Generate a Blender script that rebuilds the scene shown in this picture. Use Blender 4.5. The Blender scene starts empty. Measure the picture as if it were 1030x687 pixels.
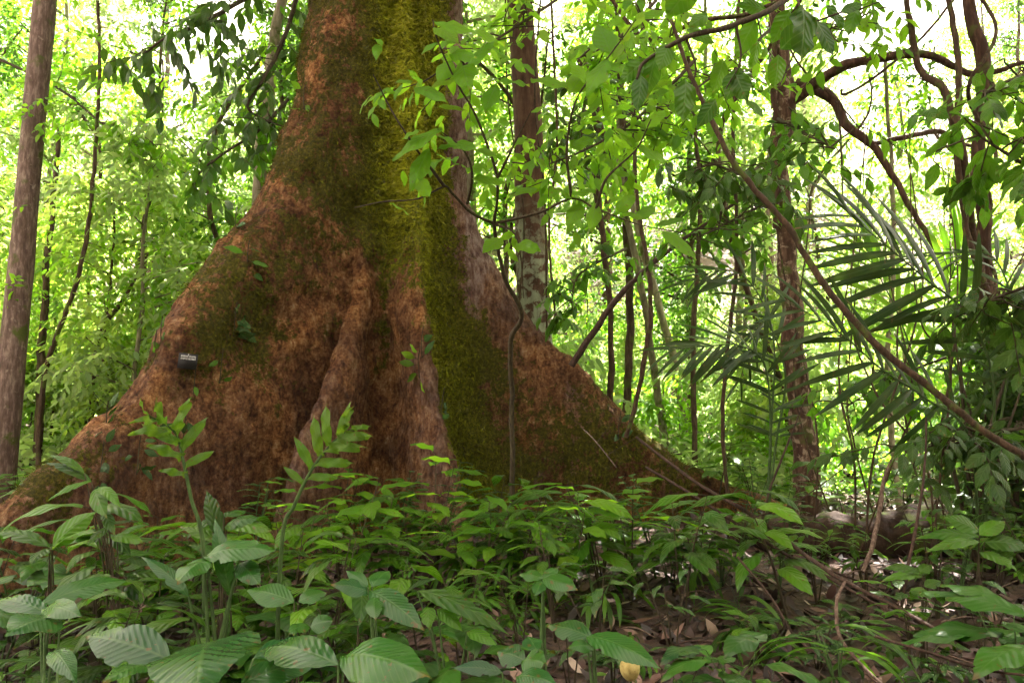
import bpy, math, random
import numpy as np
from mathutils import Vector

random.seed(7)
rng = np.random.default_rng(7)
SC = bpy.context.scene
COL = SC.collection
PI = math.pi

# ------------------------------------------------------------------ camera
F = 800.0
CAM = np.array([0.0, 0.0, 1.25])
PITCH = math.radians(3.8)
fw = np.array([0, math.cos(PITCH), math.sin(PITCH)])
up = np.array([0, -math.sin(PITCH), math.cos(PITCH)])
rt = np.array([1.0, 0, 0])


def P(px, py, Y):
    d = fw + rt * (px - 515) / F + up * (343.5 - py) / F
    return CAM + d * (Y / d[1])


def to_px(p):
    v = np.asarray(p, float) - CAM
    z = v @ fw
    return 515 + F * (v @ rt) / z, 343.5 - F * (v @ up) / z


cam = bpy.data.cameras.new('camera')
cam.sensor_width = 36
cam.lens = 36 * F / 1030
cam.clip_start = 0.05
cam.clip_end = 1000
co = bpy.data.objects.new('camera', cam)
COL.objects.link(co)
co.location = CAM
co.rotation_euler = (PI / 2 + PITCH, 0, 0)
SC.camera = co


# ------------------------------------------------------------------ noise
def _hash(ix, iy, iz, seed):
    h = (ix * 374761393 + iy * 668265263 + iz * 2147483647 + seed * 144665) & 0xffffffff
    h = ((h ^ (h >> 13)) * 1274126177) & 0xffffffff
    h = (h ^ (h >> 16)) & 0xffffffff
    return h / 4294967295.0


def vnoise(p, seed=0):
    p = np.asarray(p, float)
    i = np.floor(p).astype(np.int64)
    f = p - i
    f = f * f * (3 - 2 * f)
    r = 0
    for dx in (0, 1):
        for dy in (0, 1):
            for dz in (0, 1):
                w = (f[:, 0] if dx else 1 - f[:, 0]) * (f[:, 1] if dy else 1 - f[:, 1]) * (f[:, 2] if dz else 1 - f[:, 2])
                r = r + w * _hash(i[:, 0] + dx, i[:, 1] + dy, i[:, 2] + dz, seed)
    return r


def fbm(p, oct=4, seed=0):
    a, s, t = 1.0, 0, 0
    p = np.asarray(p, float)
    for k in range(oct):
        s = s + a * (vnoise(p, seed + k) - 0.5)
        t += a
        a *= 0.5
        p = p * 2.03
    return s / t * 2


def ground_z(x, y):
    x = np.asarray(x, float)
    y = np.asarray(y, float)
    sh = x.shape
    q = np.stack([x.ravel(), y.ravel(), np.zeros(x.size)], 1)
    n = fbm(q * 0.5, 3, 5).reshape(sh) * 0.12 + fbm(q * 2.3, 2, 9).reshape(sh) * 0.03
    t = np.maximum(0, y - 11 - 1.5 * np.sin(x * 0.2))
    slope = 0.30 + 0.13 / (1 + np.exp(-(x - 1) * 0.5))
    rise = slope * t * t / (t + 3)
    rise = np.minimum(rise, 30)
    return n + rise


def gz(x, y):
    return float(ground_z(np.array([x]), np.array([y]))[0])


# ------------------------------------------------------------------ mesh builder
class MB:
    def __init__(s):
        s.v = []; s.l = []; s.t = []; s.uv = []; s.r = []; s.n = 0; s.extra = {}

    def add(s, v, faces, uv=None, r=None, **ex):
        """v (n,3); faces (m,k) int; uv (n,2) per-vertex; r per-vertex"""
        v = np.asarray(v, float)
        faces = np.asarray(faces, int)
        s.v.append(v)
        s.l.append((faces + s.n).ravel())
        s.t.append(np.full(len(faces), faces.shape[1]))
        s.uv.append(np.zeros((len(v), 2)) if uv is None else np.asarray(uv, float))
        s.r.append(np.full(len(v), random.random()) if r is None else np.broadcast_to(np.asarray(r, float), (len(v),)))
        for k, a in ex.items():
            s.extra.setdefault(k, []).append(a)
        s.n += len(v)
        return s

    def mesh(s, name, mat, smooth=True):
        me = bpy.data.meshes.new(name)
        v = np.concatenate(s.v); l = np.concatenate(s.l); t = np.concatenate(s.t)
        uv = np.concatenate(s.uv); r = np.concatenate(s.r)
        me.vertices.add(len(v)); me.vertices.foreach_set('co', v.ravel())
        me.loops.add(len(l)); me.loops.foreach_set('vertex_index', l)
        me.polygons.add(len(t))
        st = np.concatenate([[0], np.cumsum(t)[:-1]])
        me.polygons.foreach_set('loop_start', st)
        me.polygons.foreach_set('loop_total', t)
        if smooth:
            me.polygons.foreach_set('use_smooth', np.ones(len(t), bool))
        u = me.uv_layers.new(name='UVMap')
        u.data.foreach_set('uv', uv[l].ravel())
        a = me.attributes.new('rnd', 'FLOAT', 'POINT')
        a.data.foreach_set('value', r)
        for k, lst in s.extra.items():
            a = me.attributes.new(k, 'FLOAT', 'POINT')
            a.data.foreach_set('value', np.concatenate(lst))
        me.materials.append(mat)
        me.update(calc_edges=True)
        return me

    def build(s, name, mat, parent=None, smooth=True):
        o = bpy.data.objects.new(name, s.mesh(name, mat, smooth))
        COL.objects.link(o)
        if parent is not None:
            o.parent = parent
        return o


def tag(o, label=None, cat=None, group=None, kind=None):
    if label: o['label'] = label
    if cat: o['category'] = cat
    if group: o['group'] = group
    if kind: o['kind'] = kind
    return o


def empty(name, loc=(0, 0, 0), rz=0, sc=1):
    o = bpy.data.objects.new(name, None)
    o.empty_display_size = 0.1
    COL.objects.link(o)
    o.location = loc
    o.rotation_euler = (0, 0, rz)
    o.scale = (sc, sc, sc)
    return o


def copy_tree(o, parent=None):
    c = o.copy()
    COL.objects.link(c)
    c.parent = parent
    for ch in list(o.children):
        copy_tree(ch, c)
    return c


def smooth_path(pts, n):
    """Catmull-Rom resample"""
    p = np.asarray(pts, float)
    if len(p) < 3:
        t = np.linspace(0, 1, n)[:, None]
        return p[0] * (1 - t) + p[-1] * t
    q = np.vstack([2 * p[0] - p[1], p, 2 * p[-1] - p[-2]])
    seg = len(p) - 1
    t = np.linspace(0, seg, n)
    i = np.minimum(t.astype(int), seg - 1)
    f = (t - i)[:, None]
    a, b, c, d = q[i], q[i + 1], q[i + 2], q[i + 3]
    return 0.5 * (2 * b + (c - a) * f + (2 * a - 5 * b + 4 * c - d) * f ** 2 + (3 * b - a - 3 * c + d) * f ** 3)


def tube(mb, path, rad, sides=8, rough=0.0, seed=0, r=None, close=True):
    p = np.asarray(path, float)
    n = len(p)
    if rough >= .12 and n > 20:
        rm = float(np.mean(rad))
        fq = .9 / max(rm * 5, .12)
        L_ = np.concatenate([[0], np.cumsum(np.linalg.norm(np.diff(p, axis=0), axis=1))])
        for ax in range(2 + (abs(p[-1][2] - p[0][2]) < .5 * L_[-1])):
            q_ = np.stack([L_ * fq, np.full(n, ax * 7.3 + seed), np.full(n, p[0][0])], 1)
            p = p.copy(); p[:, ax] += fbm(q_, 3, 5) * rm * .6
    rad = np.interp(np.linspace(0, 1, n), np.linspace(0, 1, len(rad)), rad) if np.ndim(rad) else np.full(n, rad)
    tg = np.gradient(p, axis=0)
    tg /= np.linalg.norm(tg, axis=1)[:, None] + 1e-9
    u = np.cross(tg[0], [0.3, 0.9, 0.2] if abs(tg[0][2]) > 0.7 else [0, 0, 1]); u /= np.linalg.norm(u)
    us = [u]
    for k in range(1, n):
        u = us[-1] - tg[k] * (us[-1] @ tg[k]); u /= np.linalg.norm(u) + 1e-9
        us.append(u)
    us = np.array(us); ws = np.cross(tg, us)
    a = np.linspace(0, 2 * PI, sides, endpoint=False)
    ring = us[:, None, :] * np.cos(a)[None, :, None] + ws[:, None, :] * np.sin(a)[None, :, None]
    rr = rad[:, None] * np.ones((1, sides))
    if rough:
        q = (p[:, None, :] + ring * rad[:, None, None]).reshape(-1, 3)
        q = q / max(rad.max() * 1.6, 0.02)
        q[:, 2] *= 0.4
        rr = rr * (1 + rough * fbm(q, 3, seed).reshape(n, sides))
    v = (p[:, None, :] + ring * rr[:, :, None]).reshape(-1, 3)
    i = np.arange(n - 1)[:, None] * sides
    j = np.arange(sides)[None, :]
    j2 = (j + 1) % sides
    f = np.stack([i + j, i + j2, i + sides + j2, i + sides + j], -1).reshape(-1, 4)
    L = np.concatenate([[0], np.cumsum(np.linalg.norm(np.diff(p, axis=0), axis=1))])
    uv = np.stack([np.tile(a / (2 * PI), n), np.repeat(L, sides)], 1)
    mb.add(v, f, uv, r)
    if close:
        for e, k in ((0, 0), (n - 1, n - 1)):
            c = len(mb.v)
            cv = np.vstack([p[k], v[k * sides:(k + 1) * sides]])
            fi = np.array([[0, 1 + q, 1 + (q + 1) % sides] for q in range(sides)])
            mb.add(cv, fi, None, r)


# ------------------------------------------------------------------ leaves
SHAPES = {
    'ovate': [(0, .03), (.12, .55), (.3, .95), (.45, 1), (.62, .85), (.8, .45), (.92, .14), (1, .0)],
    'lance': [(0, .03), (.15, .5), (.35, .95), (.5, 1), (.7, .75), (.85, .38), (1, .0)],
    'strap': [(0, .35), (.1, .8), (.4, 1), (.7, .85), (.9, .4), (1, .05)],
    'heart': [(0, .15), (.03, .6), (.12, .95), (.28, 1), (.5, .85), (.75, .45), (.9, .16), (1, 0)],
    'lobed': [(0, .9), (.08, .6), (.2, .72), (.4, 1), (.6, .92), (.78, .6), (.92, .22), (1, .01)],
}


def leaf_tpl(shape='ovate', nl=5, nw=2, width=.4, fold=.25, droop=.3, wave=0, ribs=0, notch=0, twist=0, bites=()):
    """Leaf along +Y, length 1, normal +Z"""
    sx, sy = zip(*SHAPES[shape])
    t = np.linspace(0, 1, nl + 1)
    w = np.interp(t, sx, sy) * width / 2
    if nl >= 8:
        k = np.array([.25, .5, .25])
        w[1:-1] = np.convolve(w, k, 'same')[1:-1]
    u = np.linspace(-1, 1, 2 * nw + 1)
    T, U = np.meshgrid(t, u, indexing='ij')
    W = w[:, None] * np.ones_like(U)
    for (t0, sg, dp) in bites:
        W = W * (1 - dp * np.exp(-((T - t0) / .035) ** 4) * (U * sg > .2))
    if notch:
        W = W * (1 - notch * (0.5 + 0.5 * np.sin(T * 60)) * (np.abs(U) > .9))
    X = U * W
    Z = -fold * np.abs(X) * 1.0 + 0 * X
    Z = Z + fold * 1.2 * np.abs(X)  * (1 - T) * .8
    if wave:
        Z = Z + wave * np.sin(T * 13 + np.sign(U) * 1.3) * np.abs(U) * width / 2
    if ribs:
        Z = Z + 0.0045 * np.sin((T * 1.0 - np.abs(U) * W * 0.9) * ribs * 2 * PI) * np.abs(U) ** .3 * (W > .02)
    # bend down along length
    a = droop * T
    Yc = np.sin(droop * T * 1.4) / (droop * 1.4) if droop else T
    Zc = -(1 - np.cos(droop * T * 1.4)) / (droop * 1.4) if droop else 0 * T
    X2 = X + twist * T * T * .15
    v = np.stack([X2, Yc, Z + Zc], -1).reshape(-1, 3)
    m = 2 * nw + 1
    i = np.arange(nl)[:, None] * m
    j = np.arange(2 * nw)[None, :]
    f = np.stack([i + j, i + j + 1, i + m + j + 1, i + m + j], -1).reshape(-1, 4)
    uv = np.stack([(U * W / (width / 2) * .5 + .5), T], -1).reshape(-1, 2)
    return v, f, uv


def place_leaves(mb, tpl, org, d, nrm, length, r=None):
    """vectorised; org,d,nrm (N,3), length (N,)"""
    v, f, uv = tpl
    org = np.atleast_2d(org); N = len(org)
    d = np.atleast_2d(d) * np.ones((N, 1)); nrm = np.atleast_2d(nrm) * np.ones((N, 1))
    d = d / (np.linalg.norm(d, axis=1)[:, None] + 1e-9)
    x = np.cross(d, nrm); x /= np.linalg.norm(x, axis=1)[:, None] + 1e-9
    z = np.cross(x, d)
    length = np.broadcast_to(length, (N,))
    M = np.stack([x, d, z], 1) * length[:, None, None]       # rows
    out = np.einsum('nk,Nkj->Nnj', v, M) + org[:, None, :]
    nv = len(v)
    ff = (f[None] + (np.arange(N) * nv)[:, None, None]).reshape(-1, f.shape[1])
    rr = rng.random(N) if r is None else np.broadcast_to(r, (N,))
    mb.add(out.reshape(-1, 3), ff, np.tile(uv, (N, 1)), np.repeat(rr, nv))


def rand_dirs(n):
    a = rng.random(n) * 2 * PI
    z = rng.random(n) * 2 - 1
    s = np.sqrt(1 - z * z)
    return np.stack([s * np.cos(a), s * np.sin(a), z], 1)


LT_FAR = leaf_tpl('ovate', 2, 1, .46, .3, .5)
LT_MID = leaf_tpl('ovate', 4, 1, .40, .3, .5)
LT_LANCE = leaf_tpl('lance', 5, 1, .30, .3, .7)
LT_NEAR = leaf_tpl('ovate', 9, 2, .42, .3, .6, wave=.12)
LT_NEARL = leaf_tpl('lance', 10, 2, .27, .3, .8, wave=.12)


def sprays(mb, base, d, L, nl, leaf, tpl, droop=.3, lean=.25):
    """leafy twigs: base (N,3), d (N,3), L twig length (N,), nl leaves each"""
    N = len(base)
    d = d / np.linalg.norm(d, axis=1)[:, None]
    side = np.cross(d, [0, 0, 1.0]); side /= np.linalg.norm(side, axis=1)[:, None] + 1e-6
    nrm = np.cross(side, d)
    for k in range(nl):
        s = (k + .6) / nl
        sg = 1 if k % 2 else -1
        o = base + d * (s * L)[:, None] - np.array([0, 0, 1]) * (droop * s * s * L)[:, None]
        jit = rng.normal(0, .28, (N, 3))
        dd = d * (.45 + .5 * s) + side * sg * (1 - .5 * s) + jit
        dd[:, 2] -= lean + droop * s
        nn = nrm + rng.normal(0, .35, (N, 3))
        place_leaves(mb, tpl, o, dd, nn, leaf * (.7 + .5 * rng.random(N)) * (1.05 - .3 * abs(s - .5)))


# ------------------------------------------------------------------ materials
def nt(name):
    m = bpy.data.materials.new(name)
    m.use_nodes = True
    t = m.node_tree
    for n in list(t.nodes):
        t.nodes.remove(n)
    return m, t, t.nodes, t.links


def N_(t, typ, **kw):
    n = t.nodes.new(typ)
    for k, v in kw.items():
        if k in n.inputs:
            n.inputs[k].default_value = v
        else:
            setattr(n, k, v)
    return n


def ramp(t, stops, interp='LINEAR'):
    n = t.nodes.new('ShaderNodeValToRGB')
    e = n.color_ramp.elements
    n.color_ramp.interpolation = interp
    while len(e) < len(stops):
        e.new(0.5)
    for q, (p, c) in zip(e, stops):
        q.position = p
        q.color = (*c, 1) if len(c) == 3 else c
    return n


def math_(t, op, a=None, b=None, c=None, clamp=False):
    n = t.nodes.new('ShaderNodeMath'); n.operation = op; n.use_clamp = clamp
    for i, v in enumerate((a, b, c)):
        if v is None: continue
        if isinstance(v, (int, float)): n.inputs[i].default_value = v
        else: t.links.new(v, n.inputs[i])
    return n.outputs[0]


def mixc(t, fac, a, b, mode='MIX'):
    n = t.nodes.new('ShaderNodeMix'); n.data_type = 'RGBA'; n.blend_type = mode
    for k, v in (('Factor', fac), ('A', a), ('B', b)):
        s = [q for q in n.inputs if q.name == k and (q.type == ('VALUE' if k == 'Factor' else 'RGBA'))][0]
        if isinstance(v, (int, float)): s.default_value = v
        elif isinstance(v, tuple): s.default_value = (*v, 1)
        else: t.links.new(v, s)
    return [q for q in n.outputs if q.type == 'RGBA'][0]


def leaf_mat(name, cols, trans=.45, tcol=(.22, .42, .03), rough=.38, veins=7, blotch=.3, vein_amt=.35, bump=.3, spec=.2):
    m, t, nd, lk = nt(name)
    at = N_(t, 'ShaderNodeAttribute', attribute_name='rnd')
    oi = nd.new('ShaderNodeObjectInfo')
    v = math_(t, 'FRACT', math_(t, 'ADD', at.outputs['Fac'], math_(t, 'MULTIPLY', oi.outputs['Random'], .37)))
    k = len(cols)
    cr = ramp(t, [(i / (k - 1), c) for i, c in enumerate(cols)])
    lk.new(v, cr.inputs[0])
    tc = nd.new('ShaderNodeTexCoord')
    sep = nd.new('ShaderNodeSeparateXYZ'); lk.new(tc.outputs['UV'], sep.inputs[0])
    du = math_(t, 'ABSOLUTE', math_(t, 'SUBTRACT', sep.outputs[0], .5))
    mid = math_(t, 'SUBTRACT', 1, math_(t, 'MULTIPLY', du, 26), clamp=True)
    lat = math_(t, 'SINE', math_(t, 'MULTIPLY', math_(t, 'SUBTRACT', sep.outputs[1], math_(t, 'MULTIPLY', du, .5)), veins * 2 * PI))
    latp = math_(t, 'POWER', math_(t, 'MAXIMUM', lat, 0), 6)
    vein = math_(t, 'MAXIMUM', mid, math_(t, 'MULTIPLY', latp, .55))
    nz = N_(t, 'ShaderNodeTexNoise', Scale=9.0, Detail=3.0)
    lk.new(tc.outputs['Object'], nz.inputs['Vector'])
    dark = mixc(t, math_(t, 'MULTIPLY', math_(t, 'SUBTRACT', nz.outputs['Fac'], .35, clamp=True), blotch * 2), cr.outputs[0], (.10, .10, .015), 'MIX')
    base = mixc(t, math_(t, 'MULTIPLY', vein, vein_amt), dark, (.16, .26, .08))
    ns = N_(t, 'ShaderNodeTexNoise', Scale=42.0, Detail=3.0)
    lk.new(tc.outputs['Object'], ns.inputs['Vector'])
    rs = ramp(t, [(.66, (0, 0, 0)), (.69, (1, 1, 1))]); lk.new(ns.outputs['Fac'], rs.inputs[0])
    base = mixc(t, math_(t, 'MULTIPLY', rs.outputs[0], .8), base, (.10, .055, .018))
    edge = math_(t, 'ADD', math_(t, 'SUBTRACT', sep.outputs[1], .97), math_(t, 'MULTIPLY', math_(t, 'SUBTRACT', nz.outputs['Fac'], .42), .55))
    base = mixc(t, math_(t, 'MULTIPLY', edge, 9.0, clamp=True), base, (.13, .075, .025))
    pb = N_(t, 'ShaderNodeBsdfPrincipled', Roughness=rough)
    pb.inputs['Specular IOR Level'].default_value = spec
    lk.new(base, pb.inputs['Base Color'])
    bp = N_(t, 'ShaderNodeBump', Strength=bump, Distance=.01)
    h = math_(t, 'ADD', math_(t, 'MULTIPLY', lat, .5), math_(t, 'MULTIPLY', mid, -1.5))
    lk.new(h, bp.inputs['Height']); lk.new(bp.outputs[0], pb.inputs['Normal'])
    tr = nd.new('ShaderNodeBsdfTranslucent')
    tcl = mixc(t, .5, mixc(t, v, tcol, (tcol[0] * .55, tcol[1] * .75, tcol[2])), mixc(t, 1.0, base, (3.2, 3.2, 1.6), 'MULTIPLY'))
    tcl = mixc(t, math_(t, 'MULTIPLY', vein, .3), tcl, (.10, .18, .02))
    lk.new(tcl, tr.inputs[0])
    mx = nd.new('ShaderNodeMixShader'); mx.inputs[0].default_value = trans
    lk.new(pb.outputs[0], mx.inputs[1]); lk.new(tr.outputs[0], mx.inputs[2])
    out = nd.new('ShaderNodeOutputMaterial'); lk.new(mx.outputs[0], out.inputs[0])
    return m


M = {}
M['leaf_bright'] = leaf_mat('leaf_bright', [(.08, .20, .008), (.11, .24, .010), (.055, .16, .010), (.15, .25, .010)], .55, (.42, .72, .03), .48)
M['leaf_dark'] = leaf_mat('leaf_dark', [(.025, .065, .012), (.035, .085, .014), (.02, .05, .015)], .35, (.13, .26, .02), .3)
M['leaf_mid'] = leaf_mat('leaf_mid', [(.028, .10, .006), (.06, .16, .008), (.014, .05, .008), (.04, .12, .006)], .42, (.20, .42, .015), .33)
M['leaf_herb'] = leaf_mat('leaf_herb', [(.02, .075, .006), (.010, .035, .006), (.09, .21, .008), (.014, .05, .008), (.04, .12, .006), (.008, .025, .008)], .28, (.09, .26, .006), .30, vein_amt=.25)
M['leaf_big'] = leaf_mat('leaf_big', [(.012, .06, .012), (.022, .09, .010), (.010, .05, .018)], .24, (.09, .30, .010), .27, veins=13, blotch=.2, vein_amt=.22, bump=.12, spec=.28)
M['leaf_broad'] = leaf_mat('leaf_broad', [(.022, .08, .012), (.035, .11, .012), (.012, .045, .014)], .25, (.10, .28, .01), .28, veins=8, blotch=.2, vein_amt=.12, bump=.1)
M['leaf_glossy'] = leaf_mat('leaf_glossy', [(.02, .055, .02), (.03, .08, .02), (.02, .045, .02)], .15, (.1, .2, .02), .27, veins=8)
M['leaf_fern'] = leaf_mat('leaf_fern', [(.07, .15, .012), (.05, .12, .012)], .42, (.26, .40, .02), .45, veins=9, blotch=.5)
M['leaf_palm'] = leaf_mat('leaf_palm', [(.012, .034, .007), (.018, .045, .008)], .2, (.07, .14, .01), .35, veins=1, vein_amt=.15)


def bark_mat(name, c1, c2, scale=6, lich=None, lichamt=0, lichtop=None, moss=0, bump=.6, stretch=.25):
    m, t, nd, lk = nt(name)
    tc = nd.new('ShaderNodeTexCoord')
    mp = nd.new('ShaderNodeMapping'); mp.inputs['Scale'].default_value = (1, 1, stretch)
    lk.new(tc.outputs['Object'], mp.inputs[0])
    n1 = N_(t, 'ShaderNodeTexNoise', Scale=scale * 4.0, Detail=8.0, Roughness=.65); lk.new(mp.outputs[0], n1.inputs['Vector'])
    n2 = N_(t, 'ShaderNodeTexNoise', Scale=scale * .6, Detail=4.0); lk.new(tc.outputs['Object'], n2.inputs['Vector'])
    r1 = ramp(t, [(.3, tuple(x * .45 for x in c1)), (.48, c1), (.7, c2)]); lk.new(n1.outputs['Fac'], r1.inputs[0])
    col = mixc(t, math_(t, 'MULTIPLY', n2.outputs['Fac'], .35), r1.outputs[0], tuple(x * .5 for x in c1))
    if moss:
        n4 = N_(t, 'ShaderNodeTexNoise', Scale=scale * .9, Detail=6.0); lk.new(tc.outputs['Object'], n4.inputs['Vector'])
        rm = ramp(t, [(.62 - moss * .3, (0, 0, 0)), (.72 - moss * .3, (1, 1, 1))]); lk.new(n4.outputs['Fac'], rm.inputs[0])
        col = mixc(t, rm.outputs[0], col, (.07, .09, .015))
    if lich:
        n3 = N_(t, 'ShaderNodeTexNoise', Scale=scale * 2.2, Detail=9.0, Roughness=.65); n3.inputs['Distortion'].default_value = .6
        lk.new(tc.outputs['Object'], n3.inputs['Vector'])
        rl = ramp(t, [(.62 - lichamt * .3, (0, 0, 0)), (.70 - lichamt * .3, (.9, .9, .9))]); lk.new(n3.outputs['Fac'], rl.inputs[0])
        lf = math_(t, 'MULTIPLY', rl.outputs[0], math_(t, 'MULTIPLY', n1.outputs['Fac'], 1.6, clamp=True))
        if lichtop:
            sz = nd.new('ShaderNodeSeparateXYZ'); lk.new(tc.outputs['Object'], sz.inputs[0])
            zf = math_(t, 'ADD', math_(t, 'SUBTRACT', lichtop, sz.outputs[2]), math_(t, 'MULTIPLY', math_(t, 'SUBTRACT', n2.outputs['Fac'], .5), 3.0), clamp=True)
            lf = math_(t, 'MULTIPLY', lf, zf)
        col = mixc(t, lf, col, lich)
    pb = N_(t, 'ShaderNodeBsdfPrincipled', Roughness=.85); lk.new(col, pb.inputs['Base Color'])
    pb.inputs['Specular IOR Level'].default_value = .25
    bp = N_(t, 'ShaderNodeBump', Strength=bump, Distance=.02); lk.new(n1.outputs['Fac'], bp.inputs['Height']); lk.new(bp.outputs[0], pb.inputs['Normal'])
    out = nd.new('ShaderNodeOutputMaterial'); lk.new(pb.outputs[0], out.inputs[0])
    return m


M['bark_red'] = bark_mat('bark_red', (.055, .025, .015), (.15, .08, .05), 7, moss=.12, bump=1.0)
M['bark_mottled'] = bark_mat('bark_mottled', (.07, .033, .02), (.22, .13, .085), 6, moss=.15, lich=(.36, .27, .20), lichamt=.28, bump=1.0)
M['bark_brown'] = bark_mat('bark_brown', (.06, .035, .02), (.15, .10, .06), 7, moss=.2)
M['bark_left'] = bark_mat('bark_left', (.12, .075, .06), (.30, .22, .18), 7, moss=.15, lich=(.30, .24, .19), lichamt=.05)
M['bark_lichen'] = bark_mat('bark_lichen', (.09, .045, .026), (.17, .10, .06), 4, lich=(.32, .37, .25), lichamt=.55, lichtop=3.9)
M['bark_pale'] = bark_mat('bark_pale', (.20, .17, .11), (.36, .31, .22), 7, moss=.2)
M['vine'] = bark_mat('vine', (.05, .028, .016), (.13, .075, .04), 14, moss=.2)
M['stem_green'] = bark_mat('stem_green', (.05, .09, .025), (.09, .15, .04), 20, bump=.1)
M['stem_dark'] = bark_mat('stem_dark', (.05, .035, .02), (.10, .08, .04), 20, bump=.2)
M['twig'] = bark_mat('twig', (.035, .018, .012), (.10, .055, .04), 20, bump=.3)
M['twig_pale'] = bark_mat('twig_pale', (.10, .06, .045), (.24, .17, .13), 20, bump=.3)
M['rock'] = bark_mat('rock', (.17, .12, .09), (.3, .22, .16), 5, moss=.3, stretch=1, bump=.8)
M['log'] = bark_mat('log', (.030, .014, .008), (.075, .042, .025), 6, moss=.3, stretch=1)


def main_bark():
    m, t, nd, lk = nt('buttress_bark')
    tc = nd.new('ShaderNodeTexCoord')
    mp = nd.new('ShaderNodeMapping'); mp.inputs['Scale'].default_value = (1, 1, .42); lk.new(tc.outputs['Object'], mp.inputs[0])
    am = N_(t, 'ShaderNodeAttribute', attribute_name='moss')
    ap = N_(t, 'ShaderNodeAttribute', attribute_name='pink')
    ab = N_(t, 'ShaderNodeAttribute', attribute_name='young')
    fine = N_(t, 'ShaderNodeTexNoise', Scale=40.0, Detail=8.0, Roughness=.7); lk.new(tc.outputs['Object'], fine.inputs['Vector'])
    grain = N_(t, 'ShaderNodeTexNoise', Scale=22.0, Detail=7.0, Roughness=.65); lk.new(mp.outputs[0], grain.inputs['Vector'])
    big = N_(t, 'ShaderNodeTexNoise', Scale=2.2, Detail=6.0, Roughness=.6); lk.new(tc.outputs['Object'], big.inputs['Vector'])
    midn = N_(t, 'ShaderNodeTexNoise', Scale=7.0, Detail=9.0, Roughness=.6, Distortion=1.2); lk.new(tc.outputs['Object'], midn.inputs['Vector'])
    mixg = math_(t, 'ADD', math_(t, 'ADD', math_(t, 'MULTIPLY', fine.outputs['Fac'], .40), math_(t, 'MULTIPLY', grain.outputs['Fac'], .30)), math_(t, 'MULTIPLY', midn.outputs['Fac'], .30))
    r = ramp(t, [(.38, (.035, .012, .006)), (.45, (.12, .045, .016)), (.515, (.27, .122, .045)), (.58, (.43, .25, .115)), (.65, (.60, .46, .31))]); lk.new(mixg, r.inputs[0])
    rb = ramp(t, [(.36, (.45, .36, .32)), (.50, (1, .94, .88)), (.62, (1.65, 1.55, 1.35))]); lk.new(big.outputs['Fac'], rb.inputs[0])
    bark = mixc(t, 1.0, r.outputs[0], rb.outputs[0], 'MULTIPLY')
    rp = ramp(t, [(.36, (.10, .05, .045)), (.5, (.31, .19, .155)), (.64, (.54, .40, .36))]); lk.new(grain.outputs['Fac'], rp.inputs[0])  # bare bark with a sunlit pink mixed into its colour
    bark = mixc(t, ap.outputs['Fac'], bark, rp.outputs[0])
    # ochre moss film
    f2 = N_(t, 'ShaderNodeTexNoise', Scale=15.0, Detail=7.0, Roughness=.7); lk.new(tc.outputs['Object'], f2.inputs['Vector'])
    k = math_(t, 'ADD', am.outputs['Fac'], math_(t, 'MULTIPLY', math_(t, 'SUBTRACT', f2.outputs['Fac'], .5), 1.9))
    mm = ramp(t, [(.42, (0, 0, 0)), (.58, (1, 1, 1))]); lk.new(k, mm.inputs[0])
    mc = ramp(t, [(.3, (.028, .030, .006)), (.48, (.095, .100, .012)), (.62, (.20, .19, .022)), (.75, (.30, .27, .05))]); lk.new(fine.outputs['Fac'], mc.inputs[0])
    moss_dim = mixc(t, 1.0, mc.outputs[0], (.85, .70, .55), 'MULTIPLY')  # duller, browner tone for moss away from the lit side
    col = mixc(t, mm.outputs[0], bark, mixc(t, ab.outputs['Fac'], moss_dim, mixc(t, 1.0, mc.outputs[0], (2.1, 2.2, 1.0), 'MULTIPLY')))
    pb = N_(t, 'ShaderNodeBsdfPrincipled', Roughness=.9); lk.new(col, pb.inputs['Base Color'])
    pb.inputs['Specular IOR Level'].default_value = .2
    vr = N_(t, 'ShaderNodeTexVoronoi', Scale=16.0); vr.feature = 'DISTANCE_TO_EDGE'
    vm = nd.new('ShaderNodeVectorMath'); vm.operation = 'ADD'
    lk.new(mp.outputs[0], vm.inputs[0]); lk.new(midn.outputs['Color'], vm.inputs[1]); lk.new(vm.outputs[0], vr.inputs['Vector'])
    crack = math_(t, 'MULTIPLY', math_(t, 'SUBTRACT', .09, vr.outputs['Distance'], clamp=True), 9.0)
    col = mixc(t, math_(t, 'MULTIPLY', crack, .55), col, (.018, .008, .004))
    lk.new(col, pb.inputs['Base Color'])
    h = math_(t, 'ADD', math_(t, 'ADD', math_(t, 'SUBTRACT', fine.outputs['Fac'], crack), math_(t, 'MULTIPLY', grain.outputs['Fac'], 1.0)), math_(t, 'MULTIPLY', mm.outputs[0], .25))
    bp = N_(t, 'ShaderNodeBump', Strength=1.0, Distance=.05); lk.new(h, bp.inputs['Height']); lk.new(bp.outputs[0], pb.inputs['Normal'])
    out = nd.new('ShaderNodeOutputMaterial'); lk.new(pb.outputs[0], out.inputs[0])
    return m


M['main'] = main_bark()


def simple(name, col, rough=.6, rndamt=0):
    m, t, nd, lk = nt(name)
    pb = N_(t, 'ShaderNodeBsdfPrincipled', Roughness=rough)
    nz = N_(t, 'ShaderNodeTexNoise', Scale=12.0, Detail=4.0)
    tc = nd.new('ShaderNodeTexCoord'); lk.new(tc.outputs['Object'], nz.inputs['Vector'])
    r = ramp(t, [(.3, tuple(x * .7 for x in col)), (.7, col)]); lk.new(nz.outputs['Fac'], r.inputs[0])
    lk.new(r.outputs[0], pb.inputs['Base Color'])
    out = nd.new('ShaderNodeOutputMaterial'); lk.new(pb.outputs[0], out.inputs[0])
    return m


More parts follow.
